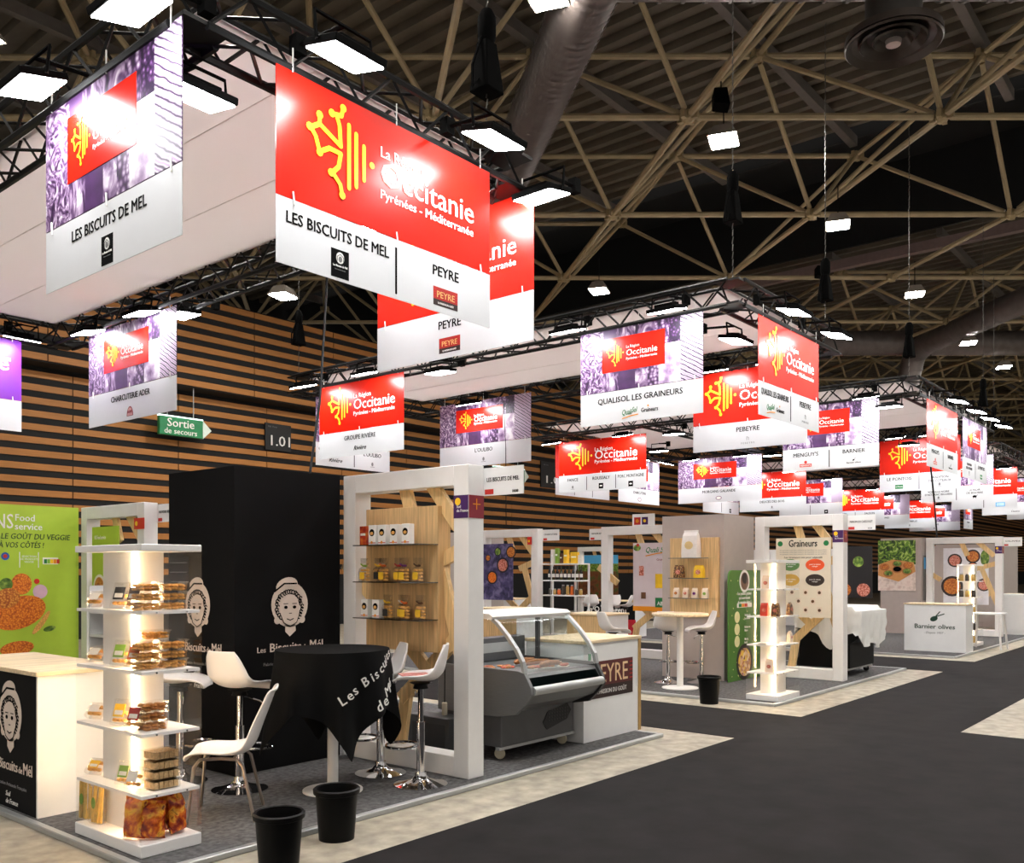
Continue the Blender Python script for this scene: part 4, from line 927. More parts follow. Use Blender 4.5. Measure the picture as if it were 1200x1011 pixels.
put('shell', CHAIR_ME, ch, (0, 0, .43))
LEGM = mat('grey_tube', (148, 138, 130), .35, .8)
for sy in (-1, 1):
    MB().tube([(.20, sy*.23, 0), (.165, sy*.195, .36), (.13, sy*.18, .405), (.0, sy*.175, .41), (-.10, sy*.18, .40), (-.14, sy*.19, .36), (-.22, sy*.22, 0)], .011, 8).build('leg_frame', LEGM, ch, smooth=True)
for x_ in (.1, -.08): MB().tube([(x_, -.18, .405), (x_, .18, .405)], .009, 6).build('cross_bar', LEGM, ch)

# ------------------------------------------------------------------ clothed high table
tp = gp(390, 926); TC = Vector((tp.x, tp.y, 0)); TH = 1.085
t = thing('bistro_table', 'round white pedestal table under a black cloth', 'table', (tp.x, tp.y, PZ))
MB().lathe([(.40, TH-PZ-.032), (.41, TH-PZ-.02), (.40, TH-PZ-.005)], 40).build('tabletop', WHITE2, t, smooth=True)
MB().lathe([(.04, .02), (.04, TH-PZ-.03)], 20).build('pedestal', WHITE, t, smooth=True); MB().lathe([(.22, 0), (.22, .012), (.06, .022)], 36).build('base', WHITE, t, smooth=True)
CLOTH = mat('black_cloth', (7, 7, 8), .85, var=.1, spec=.15)
def cloth_R(th, q):
    fold = .5+.5*math.cos(th*9+.6*math.sin(3*th)); return .418+.012*q+(.085*q*fold-.02*q)
rings = 14; NA = 120; rot0 = math.radians(246-45); vs = [(0, 0, .003)]; fs = []
hs = .86
for i in range(5):
    for k in range(NA): a = 2*math.pi*k/NA; r_ = .418*(i+1)/5; vs.append((r_*math.cos(a), r_*math.sin(a), .003))
def hang(a):
    e = hs/max(abs(math.cos(a-rot0)), abs(math.sin(a-rot0))); return min(e, 1.19)-.418
for i in range(1, rings+1):
    for k in range(NA):
        a = 2*math.pi*k/NA; q = i/rings; hg = hang(a); r_ = cloth_R(a, q*hg/.5) if q > .02 else .418
        vs.append((r_*math.cos(a), r_*math.sin(a), .003-q*hg*.97))
fs += [(0, 1+k, 1+(k+1) % NA) for k in range(NA)]
for i in range(5+rings-1):
    for k in range(NA): o_ = 1+i*NA; fs.append((o_+k, o_+(k+1) % NA, o_+NA+(k+1) % NA, o_+NA+k))
m = MB(); m.add(vs, fs); cl = thing('tablecloth', 'black tablecloth with white lettering draped over the round table', 'tablecloth', (tp.x, tp.y, TH))
m.build('cloth', CLOTH, cl, smooth=True)
def cloth_letters(s_, size, a0, z0, slope, step):
    a, z = a0, z0
    for c in s_:
        if c != ' ':
            me = text_mesh(c, size, .012, 'LEFT').copy(); me.materials.clear(); me.materials.append(WINK)
            hg = hang(a); r_ = cloth_R(a, max(0, -z)/.5)+.012
            o = put('letter', me, cl)
            o.matrix_basis = Matrix.Translation((r_*math.cos(a), r_*math.sin(a), z)) @ Matrix.Rotation(a+math.pi/2, 4, 'Z') @ Matrix.Rotation(math.pi/2, 4, 'X') @ Matrix.Rotation(slope, 4, 'Z')
        wd = size*{'i': .32, 't': .42, 'l': .32, ' ': .3, 'B': .72, 'M': .95}.get(c, .62)
        a += wd*math.cos(slope)/.45; z += wd*math.sin(slope)
cloth_letters('Les Biscuits', .10, math.radians(238), -.36, .55, 0)
cloth_letters('de Mél', .115, math.radians(272), -.43, .5, 0)

# ------------------------------------------------------------------ waste bins
def bin_(u, v, label, r=.14, h=.315, z=0):
    t = thing('waste_bin', label, 'bin', (u, v, z), 0, 'round black waste bins')
    MB().lathe([(1e-5, .0), (r*.78, 0), (r*.95, h), (r*.90, h), (r*.75, .012), (1e-5, .012)], 32).build('bucket', BLACKP, t, smooth=True)
    MB().lathe([(r*.94, h-.035), (r*1.02, h-.03), (r*1.04, h-.004), (r*.97, h+.004), (r*.92, h), (r*.94, h-.035)], 32, caps=False).build('rim', BLACKP, t, smooth=True)
p = P(327, 1017, z=0); bin_(p.x, p.y, 'black waste bin cut by the bottom edge, left of the pair')
p = P(394.5, 982, z=0); bin_(p.x, p.y, 'black waste bin standing right of the pair on the concrete strip')
p = P(831, 824, z=0); bin_(p.x, p.y, 'black waste bin before the graineurs display tower', .145, .34)

# ------------------------------------------------------------------ refrigerated case
fu0, fu1 = 5.86, 6.96
t = thing('refrigerated_case', 'grey refrigerated counter case with a curved glass front', 'refrigerated case', (fu0, 4.66, PZ))
U = fu1-fu0
MB().prism([(.34, .12), (.34, .42), (1.02, .42), (1.02, .12)], .02, U-.02).build('lower_cabinet', GREYM, t, bevel=.004)
tubp = [(.34, .40), (.10, .50), (.02, .585), (.0, .62), (.03, .66), (.09, .755), (1.05, .78), (1.05, .40)]
MB().prism(tubp, .04, U-.04).build('tub', STEEL, t)
sidep = [(.36, .385), (.16, .42), (.05, .52), (-.01, .60), (.0, .66), (.07, .775), (.14, .79), (1.07, .80), (1.07, .385)]
for x0 in (0, U-.04): MB().prism(sidep, x0, x0+.04).build('end_panel', STEEL if x0 == 0 else DARKG, t, bevel=.003)
MB().tube([(.04, .012, .625), (U-.04, .012, .625)], .038, 12).build('bumper', ALU, t, smooth=True)
MB().prism([(.028, .662), (.036, .656), (.10, .748), (.092, .756)], .05, U-.05).build('dark_glass_strip', SMOKE, t)
MB().prism([(.10, .735), (.98, .735), (.98, .745), (.10, .745)], .05, U-.05).build('display_deck', mat('deck_white', (216, 216, 212), .3), t)
arc = [(.08, .775), (.10, .86), (.17, .97), (.27, 1.08), (.38, 1.18), (.45, 1.225)]
gl = [(y+.004, z+.006) for y, z in arc]; MB().prism(arc+gl[::-1], .05, U-.05).build('curved_glass', GLASS, t)
for x0 in (.0, U-.045):
    m = MB()
    for (a, b) in zip(arc, arc[1:]): m.beam((x0+.022, a[0], a[1]), (x0+.022, b[0], b[1]), .04, .03, (0, -1, 1))
    m.build('glass_arm', ALU, t)
MB().prism([(.42, 1.205), (.40, 1.235), (.44, 1.262), (.80, 1.275), (.80, 1.235), (.46, 1.212)], -.02, U+.02).build('canopy_lid', WHITE, t, bevel=.004)
MB().box(.06, U-.06, .50, .53, 1.205, 1.215).build('added_case_lamp', emat('added_case_glow', (.95, 1, 1), 14.), t)  # glowing bar added under the lid to brighten the food
for x0 in (.02, U-.05): MB().box(x0, x0+.03, .74, .78, .78, 1.24).build('lid_post', GREYM, t)
MB().box(.03, U-.03, .92, 1.05, .78, 1.0).build('rear_housing', GREYM, t, bevel=.006); MB().box(.1, U-.2, .915, .92, .86, .95).build('rear_handle', ALU, t)
MB().plate([(.60, .20), (.66, .13), (.96, .19), (1.03, .27), (.97, .34), (.67, .29)], -.006, 0).build('vent_grille', mat('vent_black', (26, 26, 28), .6), t, loc=(0, .34, .06))
m = MB()
for i in range(8):
    for j in range(4): m.box(.68+i*.04, .70+i*.04, -.009, -.006, .20+j*.03, .213+j*.03)
m.build('vent_louvre', DARKG, t, loc=(0, .34, .06))
for cx in (.10, U-.10):
    for cy in (.42, .95):
        c_ = MB().lathe([(.045, -.012), (.05, 0), (.045, .012)], 16).build('caster_wheel', mat('caster_cream', (196, 186, 160), .5), t, smooth=True, loc=(cx, cy, .05), rot=(0, math.pi/2, .4))
        MB().box(-.025, .025, -.03, .03, .05, .09).build('caster_fork', ALU, t, loc=(cx, cy, .03))
MB().box(0, U, .34, .37, .095, .12).build('bottom_rail', ALU, t)
MB().box(U-.09, U-.05, .12, .125, .80, .86).build('green_tag', mat('green_tag', (40, 170, 100), .5), t)
FOOD = [mat('ham_crust', (190, 120, 60), .6, var=.35, scale=30), mat('saucisson', (168, 104, 56), .6, var=.3, scale=40), mat('tray_cream', (232, 222, 204), .5), mat('charcuterie_red', (180, 76, 54), .5, var=.3, scale=40)]
rn = random.Random(5)
for i in range(11):
    x, y = fu0+.14+.085*i+rn.uniform(-.02, .02), 4.66+rn.uniform(.25, .7); k = i % 3
    o = thing('charcuterie_tray', 'tray of sliced charcuterie in the case, %s from the left' % (ordn+['tenth', 'eleventh'])[i], 'food tray', (x, y, PZ+.746), rn.uniform(-.5, .5), 'trays of food in the refrigerated case')
    MB().box(-.07, .07, -.05, .05, 0, .015).build('tray', FOOD[2], o, bevel=.003)
    for q in range(4): MB().sphere((-.045+.03*q, rn.uniform(-.01, .01), .025), .022, 8, 5, (1.1, 1.7, .6)).build('slice', FOOD[[0, 1, 3][(k+q) % 3]], o, smooth=True)
for i in range(3):
    o = thing('cured_sausage', ['front', 'middle', 'rear'][i]+' long cured sausage laid across the refrigerated case', 'sausage', (fu0+.55+.02*i, 4.66+.22+.16*i, PZ+.80), rn.uniform(-.15, .15), 'cured sausages in the case')
    MB().tube([(-.16, 0, 0), (-.14, 0, .005), (0, .01, .012), (.14, 0, .005), (.16, 0, 0)], [.006, .022, .026, .022, .006], 10).build('sausage_body', FOOD[1], o, smooth=True); MB().tube([(.16, 0, 0), (.19, 0, .01)], .004, 5).build('string', FOOD[2], o)

# things behind the near frame
t = thing('power_strip', 'grey power adaptor hanging on a cable behind the near frame', 'adaptor', tuple(P(521, 838, u=5.75)))
MB().box(-.02, .02, -.02, .02, 0, .115).build('adaptor_body', mat('beige_plastic', (186, 178, 160), .5), t, bevel=.006)
MB().tube([(0, 0, .11), (.005, 0, .5), (.0, .02, .75)], .005, 5).build('cable', BLACKP, t); MB().tube([(0, 0, 0), (0, .04, -.15), (.05, .12, -.3), (.02, .2, -.42)], .005, 5).build('cable', mat('grey_cable', (150, 150, 148), .5), t)
q = P(520, 880, u=5.75)
t = thing('compressor_box', 'low dark grey box on the floor behind the near frame', 'box', (5.62, 5.36, PZ))
MB().box(0, .22, 0, .50, .05, .36).build('casing', DARKG, t, bevel=.006); MB().box(-.002, 0, .05, .45, .1, .3).build('front_grille', mat('vent_black', (26, 26, 28), .6), t)
for cy in (.06, .44): MB().lathe([(.03, -.012), (.03, .012)], 12).build('foot', BLACKP, t, loc=(.11, cy, .03), rot=(0, math.pi/2, 0))

# ------------------------------------------------------------------ posters helper
def poster(face, c, a, b, z0, z1, m, label, tk=.012, cat='poster', name='poster', group=None):
    """flat board; face 'u': x=c from y=a (left) to y=b; face 'v': y=c from x=a to x=b; children drawn in local x,z"""
    t = thing(name, label, cat, (c, a, z0) if face == 'u' else (a, c, z0), ROT[face], group)
    MB().box(0, abs(b-a), 0, tk, 0, z1-z0).build('board', m, t); t['w'] = abs(b-a); t['h'] = z1-z0
    return t
def bowl_pic(t, x, z, r, rim, fill, y=-.001, n=20):
    MB().disc(x, z, r, y=y, n=n).build('printed_bowl', rim, t); MB().disc(x, z, r*.78, y=y-.002, n=n).build('printed_food', fill, t)
FOODP = [ramp_print('print_food_warm', 'voronoi', [(236, 190, 90), (206, 120, 50), (150, 70, 30)], 40), ramp_print('print_food_green', 'noise', [(40, 70, 24), (96, 130, 50), (170, 190, 90)], 14),
         ramp_print('print_food_pink', 'voronoi', [(240, 200, 190), (216, 130, 110), (160, 80, 60)], 36), ramp_print('print_food_nugget', 'voronoi', [(250, 176, 60), (226, 120, 40), (180, 76, 24)], 46)]

# lime stand at the left back
t = poster('v', 12.15, 4.05, 5.60, PZ, 2.5, LIME, 'lime green printed wall with veggie food pictures at the left edge', .04, 'wall panel', 'printed_wall')
def lime_x(x): return P(x, 650, v=12.15).x-4.05
def lime_z(y): return P(45, y, v=12.15).z-PZ
text('NS', .26, t, WINK, lime_x(-8), lime_z(620), -.003, .004, fit=.22); text('Food', .12, t, WINK, lime_x(17), lime_z(611), -.003, .010); text('service', .12, t, WINK, lime_x(17), lime_z(621), -.003, .010)
DGR = mat('dark_green_ink', (30, 70, 34), .5)
text(': LE GOÛT DU VEGGIE', .10, t, DGR, lime_x(-4), lime_z(632), -.003, .01, shear=.15, fit=.90); text('À VOS CÔTÉS !', .10, t, DGR, lime_x(-2), lime_z(642), -.003, .01, shear=.15, fit=.55)
for x in (23, 45): MB().box(lime_x(x)-.005, lime_x(x)+.005, -.003, 0, lime_z(665), lime_z(647)).build('thin_rule', WINK, t)
text('SELECTION\nDE PRODUITS\nVEGGIE', .035, t, WINK, lime_x(34), lime_z(653), -.003, .004, 'CENTER')
MB().disc(lime_x(6), lime_z(652), .05, y=-.001).build('badge', mat('badge_blue', (40, 90, 170), .5), t); MB().disc(lime_x(6), lime_z(652), .025, y=-.003).build('badge_dot', REDI, t)
MB().box(lime_x(50), lime_x(68), -.003, 0, lime_z(661), lime_z(653)).build('score_badge', WINK, t)
for q, c_ in enumerate((GREENI, mat('score_lime', (130, 190, 60), .5), YELLOW, ORANGI, REDI)): MB().box(lime_x(51.5)+q*.04, lime_x(51.5)+q*.04+.036, -.005, -.003, lime_z(660), lime_z(655)).build('score_cell', c_, t)
for (x, y, rx, rz, mm, ro) in [(25, 684, 11, 12, FOODP[3], 0), (8, 700, 14, 11, FOODP[0], .3), (22, 717, 30, 18, FOODP[3], .3), (47, 693, 8, 8, mat('onion_pink', (232, 190, 214), .5), 0), (43, 681, 3, 3, REDI, 0), (50, 728, 14, 3, BISC, 1.0), (46, 733, 12, 3, BISC, .9), (7, 684, 7, 7, FOODP[1], 0), (58, 737, 7, 3, FOODP[1], .2), (20, 758, 18, 8, FOODP[3], .1)]:
    k = 12.0/FPX; MB().disc(lime_x(x), lime_z(y), rx*k, rz*k, -.002-random.uniform(0, .003), n=22, rot=ro).build('printed_food', mm, t)
pl = portal(5.62, 10.48, 12.12, 'white portal frame next to the lime green wall', sign=('NS FOOD SERVICE',), plum=False)
t2 = poster('u', 5.60, P(108, 640, u=5.6).y, P(139, 640, u=5.6).y, P(120, 745, u=5.6).z, P(120, 617, u=5.6).z, LIME, 'narrow lime green poster with a burger inside the white frame', .01)
text('NS Food service', .07, t2, WINK, .22, t2['h']-.16, -.003, .006, 'CENTER', fit=.3); bowl_pic(t2, .2, t2['h']*.45, .16, WINK, FOODP[0]); bowl_pic(t2, .2, t2['h']*.2, .12, WINK, FOODP[1])
st = poster('u', 5.60, P(157, 610, u=5.6).y, P(169, 610, u=5.6).y, P(160, 620, u=5.6).z, P(160, 607, u=5.6).z, mat('sticker_red', (210, 34, 30), .45), 'small red square sticker on the post of the lime stand', .004, 'sticker', 'sticker'); MB().disc(.06, .07, .03, y=-.001).build('sticker_mark', YELLOW, st)
t3 = poster('u', 4.105, 7.24, 6.92, P(210, 690, u=4.1).z, P(210, 652, u=4.1).z, mat('screen_black', (20, 22, 26), .15), 'dark glossy screen on the black box behind the display tower', .012, 'screen', 'screen')
for q in range(3): MB().box(.03, .29, -.002, 0, .06+.08*q, .065+.08*q).build('shelf_line', INKG, t3)
# open shelf unit seen through the lime frame
t = thing('shelf_rack', 'white open rack of dark jars behind the display tower', 'rack', (5.12, 10.15, PZ))
for q in range(5): MB().box(0, .4, 0, .7, .28*q, .28*q+.03).build('shelf_board', WHITE2, t)
for y in (0, .68): MB().box(0, .4, y, y+.02, 0, 1.45).build('side', WHITE2, t)
MB().box(.38, .4, .02, .68, 0, 1.45).build('back', BLACK, t)

# ------------------------------------------------------------------ graineurs stand
b2 = cabinet_box(12.28, 13.30, 6.12, 7.16, TAUPE, 'tall taupe box wall carrying an oak shelf panel')
portal(13.33, 4.74, 6.12, 'white portal frame holding the cream graineurs poster', sign=('MAISON DU CASSOULET', '1K20'))
v0_, v1_ = P(842, 690, u=12.23).y, P(785.5, 690, u=12.23).y; z0_, z1_ = P(815, 722, u=12.23).z, P(815, 630, u=12.23).z
t = thing('wall_display', 'oak shelf panel with a big white bag, on the taupe box', 'shelf', (12.22, v0_, z0_))
MB().box(0, .055, 0, v1_-v0_, 0, z1_-z0_).build('board', OAK, t, bevel=.003)
S2Z = [P(811, y, u=12.12).z for y in (653.5, 677, 700.5)]; a0_, a1_ = P(834, 677, u=12.12).y-v0_, P(787, 677, u=12.12).y-v0_
for z in S2Z:
    sh = MB().box(-.2, 0, a0_, a1_, z-z0_-.008, z-z0_).build('glass_shelf', GLASS, t); MB().box(-.204, -.2, a0_, a1_, z-z0_-.011, z-z0_).build('shelf_edge', mat('glass_edge', (96, 104, 104), .3), sh)
def pouch(u, v, z, w_, h_, d_, m, label, face='u', spot=None, group='packs on the graineurs stand'):
    t = thing('seed_pack', label, 'pack', (u, v, z), ROT[face], group)
    b = MB(); rows = [(0, 1, 1), (.15, 1.02, 1.05), (.5, 1, .95), (.8, .96, .6), (.93, .92, .12), (1, .94, .06)]
    vs = [(sx*w_/2*a, sy*d_/2*c, q*h_) for q, a, c in rows for sx, sy in ((-1,-1),(1,-1),(1,1),(-1,1))]
    n = len(rows); b.add(vs, [(i*4+k, i*4+(k+1) % 4, (i+1)*4+(k+1) % 4, (i+1)*4+k) for i in range(n-1) for k in range(4)]+[(3,2,1,0), tuple(range(4*n-4, 4*n))])
    b.build('pouch_body', m, t, smooth=False)
    MB().disc(0, h_*.45, w_*.28, w_*.24, -d_/2*1.06-.001, n=12).build('front_print', spot or FOODP[2], t)
    return t
MULTI = [ramp_print('pack_brown', 'voronoi', [(236, 200, 120), (120, 76, 40), (70, 44, 26)], 40), mat('pack_yellow', (242, 196, 36), .4, var=.1), mat('pack_pale', (226, 206, 186), .45, var=.08), mat('pack_red', (196, 60, 44), .4, var=.15)]
pouch(12.12, P(810, 653, u=12.12).y, S2Z[0]+.001, .25, .41, .14, mat('white_bag', (232, 226, 222), .5, var=.04, scale=20, bump=.3), 'large plain white bag on the top shelf of the taupe box', spot=mat('bag_gold', (224, 196, 140), .5))
pouch(12.12, P(796, 676, u=12.12).y, S2Z[1]+.001, .15, .19, .08, MULTI[0], 'brown patterned pack on the middle shelf of the taupe box')
pouch(12.12, P(819.5, 676, u=12.12).y, S2Z[1]+.001, .15, .19, .08, MULTI[1], 'yellow pack on the middle shelf of the taupe box')
for i, x in enumerate((793, 804, 814.5, 826.5)): pouch(12.12, P(x, 700, u=12.12).y, S2Z[2]+.001, .09, .15, .06, MULTI[2], '%s small pale pack on the lowest shelf of the taupe box' % ordn[i], spot=[FOODP[0], FOODP[2], PRINTS['purple'], PRINTS['green']][i])
# pedestal table and stools of the graineurs stand
p = gp(797, 806)
t = thing('bistro_table', 'bare white pedestal table with an oak top by the taupe box', 'table', (p.x, p.y, PZ))
MB().lathe([(.38, 1.0), (.39, 1.01), (.39, 1.03), (.38, 1.04)], 36).build('tabletop', OAKTOP, t, smooth=True); MB().lathe([(.045, .02), (.045, 1.0)], 16).build('pedestal', WHITE, t, smooth=True); MB().lathe([(.25, 0), (.25, .012), (.06, .025)], 32).build('base', WHITE, t, smooth=True)
p = gp(783, 800); stool(p.x, p.y, 20, 'white bar stool showing its back, left of the bare pedestal table', .80)
p = gp(822, 800); stool(p.x, p.y, 130, 'white bar stool facing left beyond the third bin', .80)
p = gp(833, 793); stool(p.x, p.y, 128, 'white bar stool at the far side, against the taupe box', .82)
p = gp(764, 802); stool(p.x-.4, p.y+.4, -30, 'white bar stool half hidden behind the Peyre counter', .80)
# green roll-up panel
rx0, rx1 = P(854, 730, v=5.98).x, P(896, 730, v=5.98).x
t = thing('printed_panel', 'green rounded panel with a portrait and a muesli bowl', 'panel', (rx0, 5.98, PZ)); W = rx1-rx0; Hh = P(856, 668, v=5.98).z-PZ; GREENP = mat('panel_green', (70, 116, 42), .5, var=.05)
MB().plate([(0, 0), (W, 0), (W, Hh)]+[(.10+.10*math.cos(a), Hh-.10+.10*math.sin(a)) for a in [math.pi/2+math.pi/2*k/5 for k in range(6)]], 0, .02).build('board', GREENP, t)
bowl_pic(t, W*.42, Hh*.90, .17, WINK, mat('portrait_brown', (120, 84, 66), .5)); MB().disc(W*.42, Hh*.925, .09, .08, -.004).build('portrait_hair', mat('hair_dark', (40, 28, 24), .6), t)
text('Les petites graines\nqui nourrissent\nde grandes idées !', .065, t, WINK, W*.42, Hh*.775, -.003, .01, 'CENTER', fit=.46); MB().box(W*.22, W*.62, -.003, 0, Hh*.66, Hh*.70).build('score_badge', WINK, t)
for q, c_ in enumerate((GREENI, ORANGI, REDI)): MB().box(W*.26+q*.1, W*.26+q*.1+.09, -.005, -.003, Hh*.665, Hh*.695).build('score_cell', c_, t)
for q in range(3): MB().disc(W*.22, Hh*(.575-.11*q), .085, y=-.001).build('cream_disc', mat('disc_cream', (226, 220, 170), .5), t); text(['Source de\nprotéines', 'Riches en\nfibres', 'Bio et\nlocal'][q], .05, t, WINK, W*.42, Hh*(.58-.11*q), -.003, .006)
bowl_pic(t, W*.42, Hh*.16, .27, mat('bowl_black', (34, 24, 26), .5), ramp_print('muesli_print', 'cells', [(90, 30, 60), (226, 160, 80), (240, 220, 190), (170, 60, 70), (240, 200, 80)], 22), n=28)
rn = random.Random(8); m = MB()
for k in range(40): m.disc(rn.uniform(.03, W-.03), rn.uniform(.05, Hh-.1), .012, .008, -.001, n=6, rot=rn.uniform(0, 3))
o = m.build('seed_dots', mat('seed_cream', (220, 220, 150), .5), t); o['kind'] = 'stuff'
# graineurs poster inside the portal
gv0, gv1 = P(975, 680, u=13.36).y, P(911, 680, u=13.36).y
t = poster('u', 13.31, gv1, gv0, P(911, 722, u=13.36).z, P(911, 631, u=13.36).z, mat('poster_cream', (226, 214, 194), .5, var=.02), 'cream graineurs poster with coloured ovals and small packs', .015)
W, Hh = t['w'], t['h']
text('Graineurs', .15, t, INK, W*.5, Hh*.89, -.003, .016, 'CENTER', fit=W*.52)
for x in (.08, .92): MB().disc(W*x, Hh*.93, .04, y=-.001).build('seal', GREENI, t)
for q in range(3): text('les graines sont des trésors de bienfaits au quotidien', .02, t, INKG, W*.5, Hh*(.84-.025*q), -.003, 0, 'CENTER', fit=W*.85)
text('Les Graineurs ont pour objectifs', .035, t, INK, W*.5, Hh*.745, -.003, .01, 'CENTER', shear=.2, fit=W*.7)
for (x, z, c_) in ((.27, .66, mat('oval_green', (74, 124, 50), .5)), (.72, .66, mat('oval_orange', (230, 84, 36), .5)), (.27, .47, mat('oval_mustard', (206, 160, 50), .5)), (.72, .47, mat('oval_dark', (52, 40, 36), .5))): MB().disc(W*x, Hh*z, W*.17, Hh*.075, -.001, n=26).build('oval', c_, t); text('pour le mieux\nmanger', .03, t, WINK, W*x, Hh*z, -.003, .006, 'CENTER')
for (x, z) in ((.3, .28), (.55, .28), (.8, .28), (.42, .17), (.68, .17), (.3, .06), (.55, .06), (.8, .06)): MB().box(W*x-.035, W*x+.035, -.002, 0, Hh*z, Hh*z+.09).build('printed_pack', MULTI[2], t); MB().disc(W*x, Hh*z+.04, .024, y=-.003, n=10).build('printed_pack_spot', PRINTS['brown'], t)
# display tower two
tower(10.74, 11.41, 4.62, 5.05, 10.90, 11.25, 4.74, 4.93, TSH, 1.80, 'white display tower with few packs on the graineurs stand')
for i, (x, y, z, uu, mm, lb) in enumerate([(898, 690, TSH[0], 10.86, MULTI[2], 'pale pack alone on the top shelf of the graineurs tower'), (896, 722, TSH[1], 10.86, MULTI[3], 'red pack on the second shelf of the graineurs tower'),
        (909, 722, TSH[1], 10.83, MULTI[0], 'orange patterned pack on the second shelf of the graineurs tower'), (902, 785, TSH[3], 10.84, MULTI[2], 'pack on the lowest shelf of the graineurs tower')]):
    pouch(uu, P(x, y, u=uu).y, z+.001, .10, .165, .05, mm, lb)
pouch(11.33, 4.72, TSH[1]+.001, .10, .165, .05, MULTI[0], 'pack at the right end of the second graineurs tower shelf', 'v'); pouch(11.33, 4.72, TSH[2]+.001, .08, .15, .05, MULTI[2], 'pack at the right end of the third graineurs tower shelf', 'v')
for k, (uu, vv) in enumerate(((10.82, 4.84), (11.05, 4.68))):
    t = thing('paper_stack', ['left', 'right'][k]+' sheaf of white leaflets on the graineurs tower', 'leaflets', (uu, vv, TSH[2]+.001), .3*k)
    for q in range(4): MB().box(-.075, .075, -.052, .052, .006*q, .006*q+.004).build('sheet', PRINTS['white'], t, rot=(0, 0, .08*q))
# covered refrigerated case
t = thing('refrigerated_case', 'black refrigerated case hidden under a white sheet', 'refrigerated case', (14.0, 4.72, PZ)); U = 1.12
MB().box(0, U, .16, 1.0, .12, .55).build('lower_cabinet', BLACKP, t, bevel=.006); MB().prism([(.16, .5), (.02, .60), (.02, .72), (.2, 1.02), (.95, 1.05), (1.0, .5)], .01, U-.01).build('upper_case', BLACKP, t)
MB().box(.02, U-.02, .18, .95, .09, .12).build('bottom_rail', ALU, t)
for cx in (.1, U-.1):
    for cy in (.25, .9): MB().lathe([(.045, -.014), (.045, .014)], 14).build('caster_wheel', BLACKP, t, smooth=True, loc=(cx, cy, .045), rot=(0, math.pi/2, .3)); MB().box(-.02, .02, -.02, .02, .05, .1).build('caster_fork', ALU, t, loc=(cx, cy, 0))
SHEET = mat('white_sheet', (232, 232, 230), .8, var=.03)
cs = thing('dust_sheet', 'white sheet draped over the black refrigerated case', 'sheet', (14.0, 4.72, PZ)); NA = 96; vs = []; fs = []
x0, x1, y0, y1 = -.03, U+.03, -.02, 1.03; per = []
for k in range(NA):
    q = k/NA*4; s_, f_ = int(q), q-int(q)
    per.append([(x0+(x1-x0)*f_, y0), (x1, y0+(y1-y0)*f_), (x1-(x1-x0)*f_, y1), (x0, y1-(y1-y0)*f_)][s_])
cx_, cy_ = (x0+x1)/2, (y0+y1)/2; RG = 12
def sheet_len(k):
    q = k/NA*4; f_ = q-int(q); s_ = int(q)
    base = [.46, .42, .4, .40][s_]; return base+.10*math.sin(q*math.pi)+.05*math.sin(k*.5)+(.42*math.exp(-((f_-.55)/.16)**2) if s_ == 3 else 0)
for i in range(4):
    for k in range(NA):
        f_ = (i+1)/4; px_, py_ = per[k]; vs.append((cx_+(px_-cx_)*f_, cy_+(py_-cy_)*f_, 1.07-.0*f_-(.06 if py_ < .1 else 0)*f_))
for i in range(1, RG+1):
    for k in range(NA):
        px_, py_ = per[k]; f_ = i/RG; nx, ny = px_-cx_, py_-cy_; l = math.hypot(nx, ny); w_ = .03*f_*math.sin(k*1.3)+.02*math.sin(k*.9+i*.8)*f_
        vs.append((px_+nx/l*(.012+w_), py_+ny/l*(.012+w_), 1.07-(.06 if py_ < .1 else 0)-f_*sheet_len(k)))
for i in range(3+RG):
    for k in range(NA): fs.append((i*NA+k, i*NA+(k+1) % NA, (i+1)*NA+(k+1) % NA, (i+1)*NA+k))
fs.append(tuple(range(NA))); m = MB(); m.add(vs, fs); m.build('sheet', SHEET, cs, smooth=True)

# ------------------------------------------------------------------ olive stand
c3 = counter(19.42, 20.0, 4.50, 5.66, 'white counter with the black olive logo and green sprig', 'u', WHITE2)
on_face_u(c3, lambda p: (text('Barnier olives', .13, p, mat('logo_deepgreen', (24, 60, 44), .5), .58, .46, -.003, .016, 'CENTER', fit=.76), text('- Depuis 1937 -', .06, p, INKG, .58, .36, -.003, .004, 'CENTER', shear=.2, fit=.4),
    MB().disc(.57, .66, .075, .05, -.001, rot=.4).stroke([(.58, .68), (.68, .80)], .02, -.001).stroke([(.60, .70), (.76, .76)], .02, -.001).build('olive_sprig', mat('logo_deepgreen', (24, 60, 44), .5), p)), 0, 1.16)
b3 = cabinet_box(24.45, 25.3, 6.72, 7.72, TAUPE, 'tall taupe box wall with the big olive picture')
portal(24.75, 4.92, 6.68, 'white portal frame with the bowls poster, right of the olive picture', sign=('OLIVES',))
t = poster('u', 24.43, P(1029, 660, u=24.43).y, P(1073, 660, u=24.43).y, P(1050, 692, u=24.43).z, P(1050, 633, u=24.43).z, ramp_print('table_print', 'noise', [(190, 170, 160), (230, 214, 204), (206, 180, 170)], 6), 'large photo print of olives in a wooden tray', .01)
W, Hh = t['w'], t['h']
MB().box(0, W, -.003, 0, Hh*.52, Hh).build('printed_foliage', ramp_print('foliage_print', 'noise', [(16, 30, 12), (50, 84, 24), (120, 160, 50), (200, 216, 130)], 9, dist=1.5), t)
MB().plate([(W*.0, Hh*.30), (W*.55, Hh*.18), (W*1.0, Hh*.38), (W*.95, Hh*.56), (W*.4, Hh*.62), (W*.02, Hh*.52)], -.005, -.003).build('printed_tray', mat('tray_wood', (206, 146, 84), .5), t)
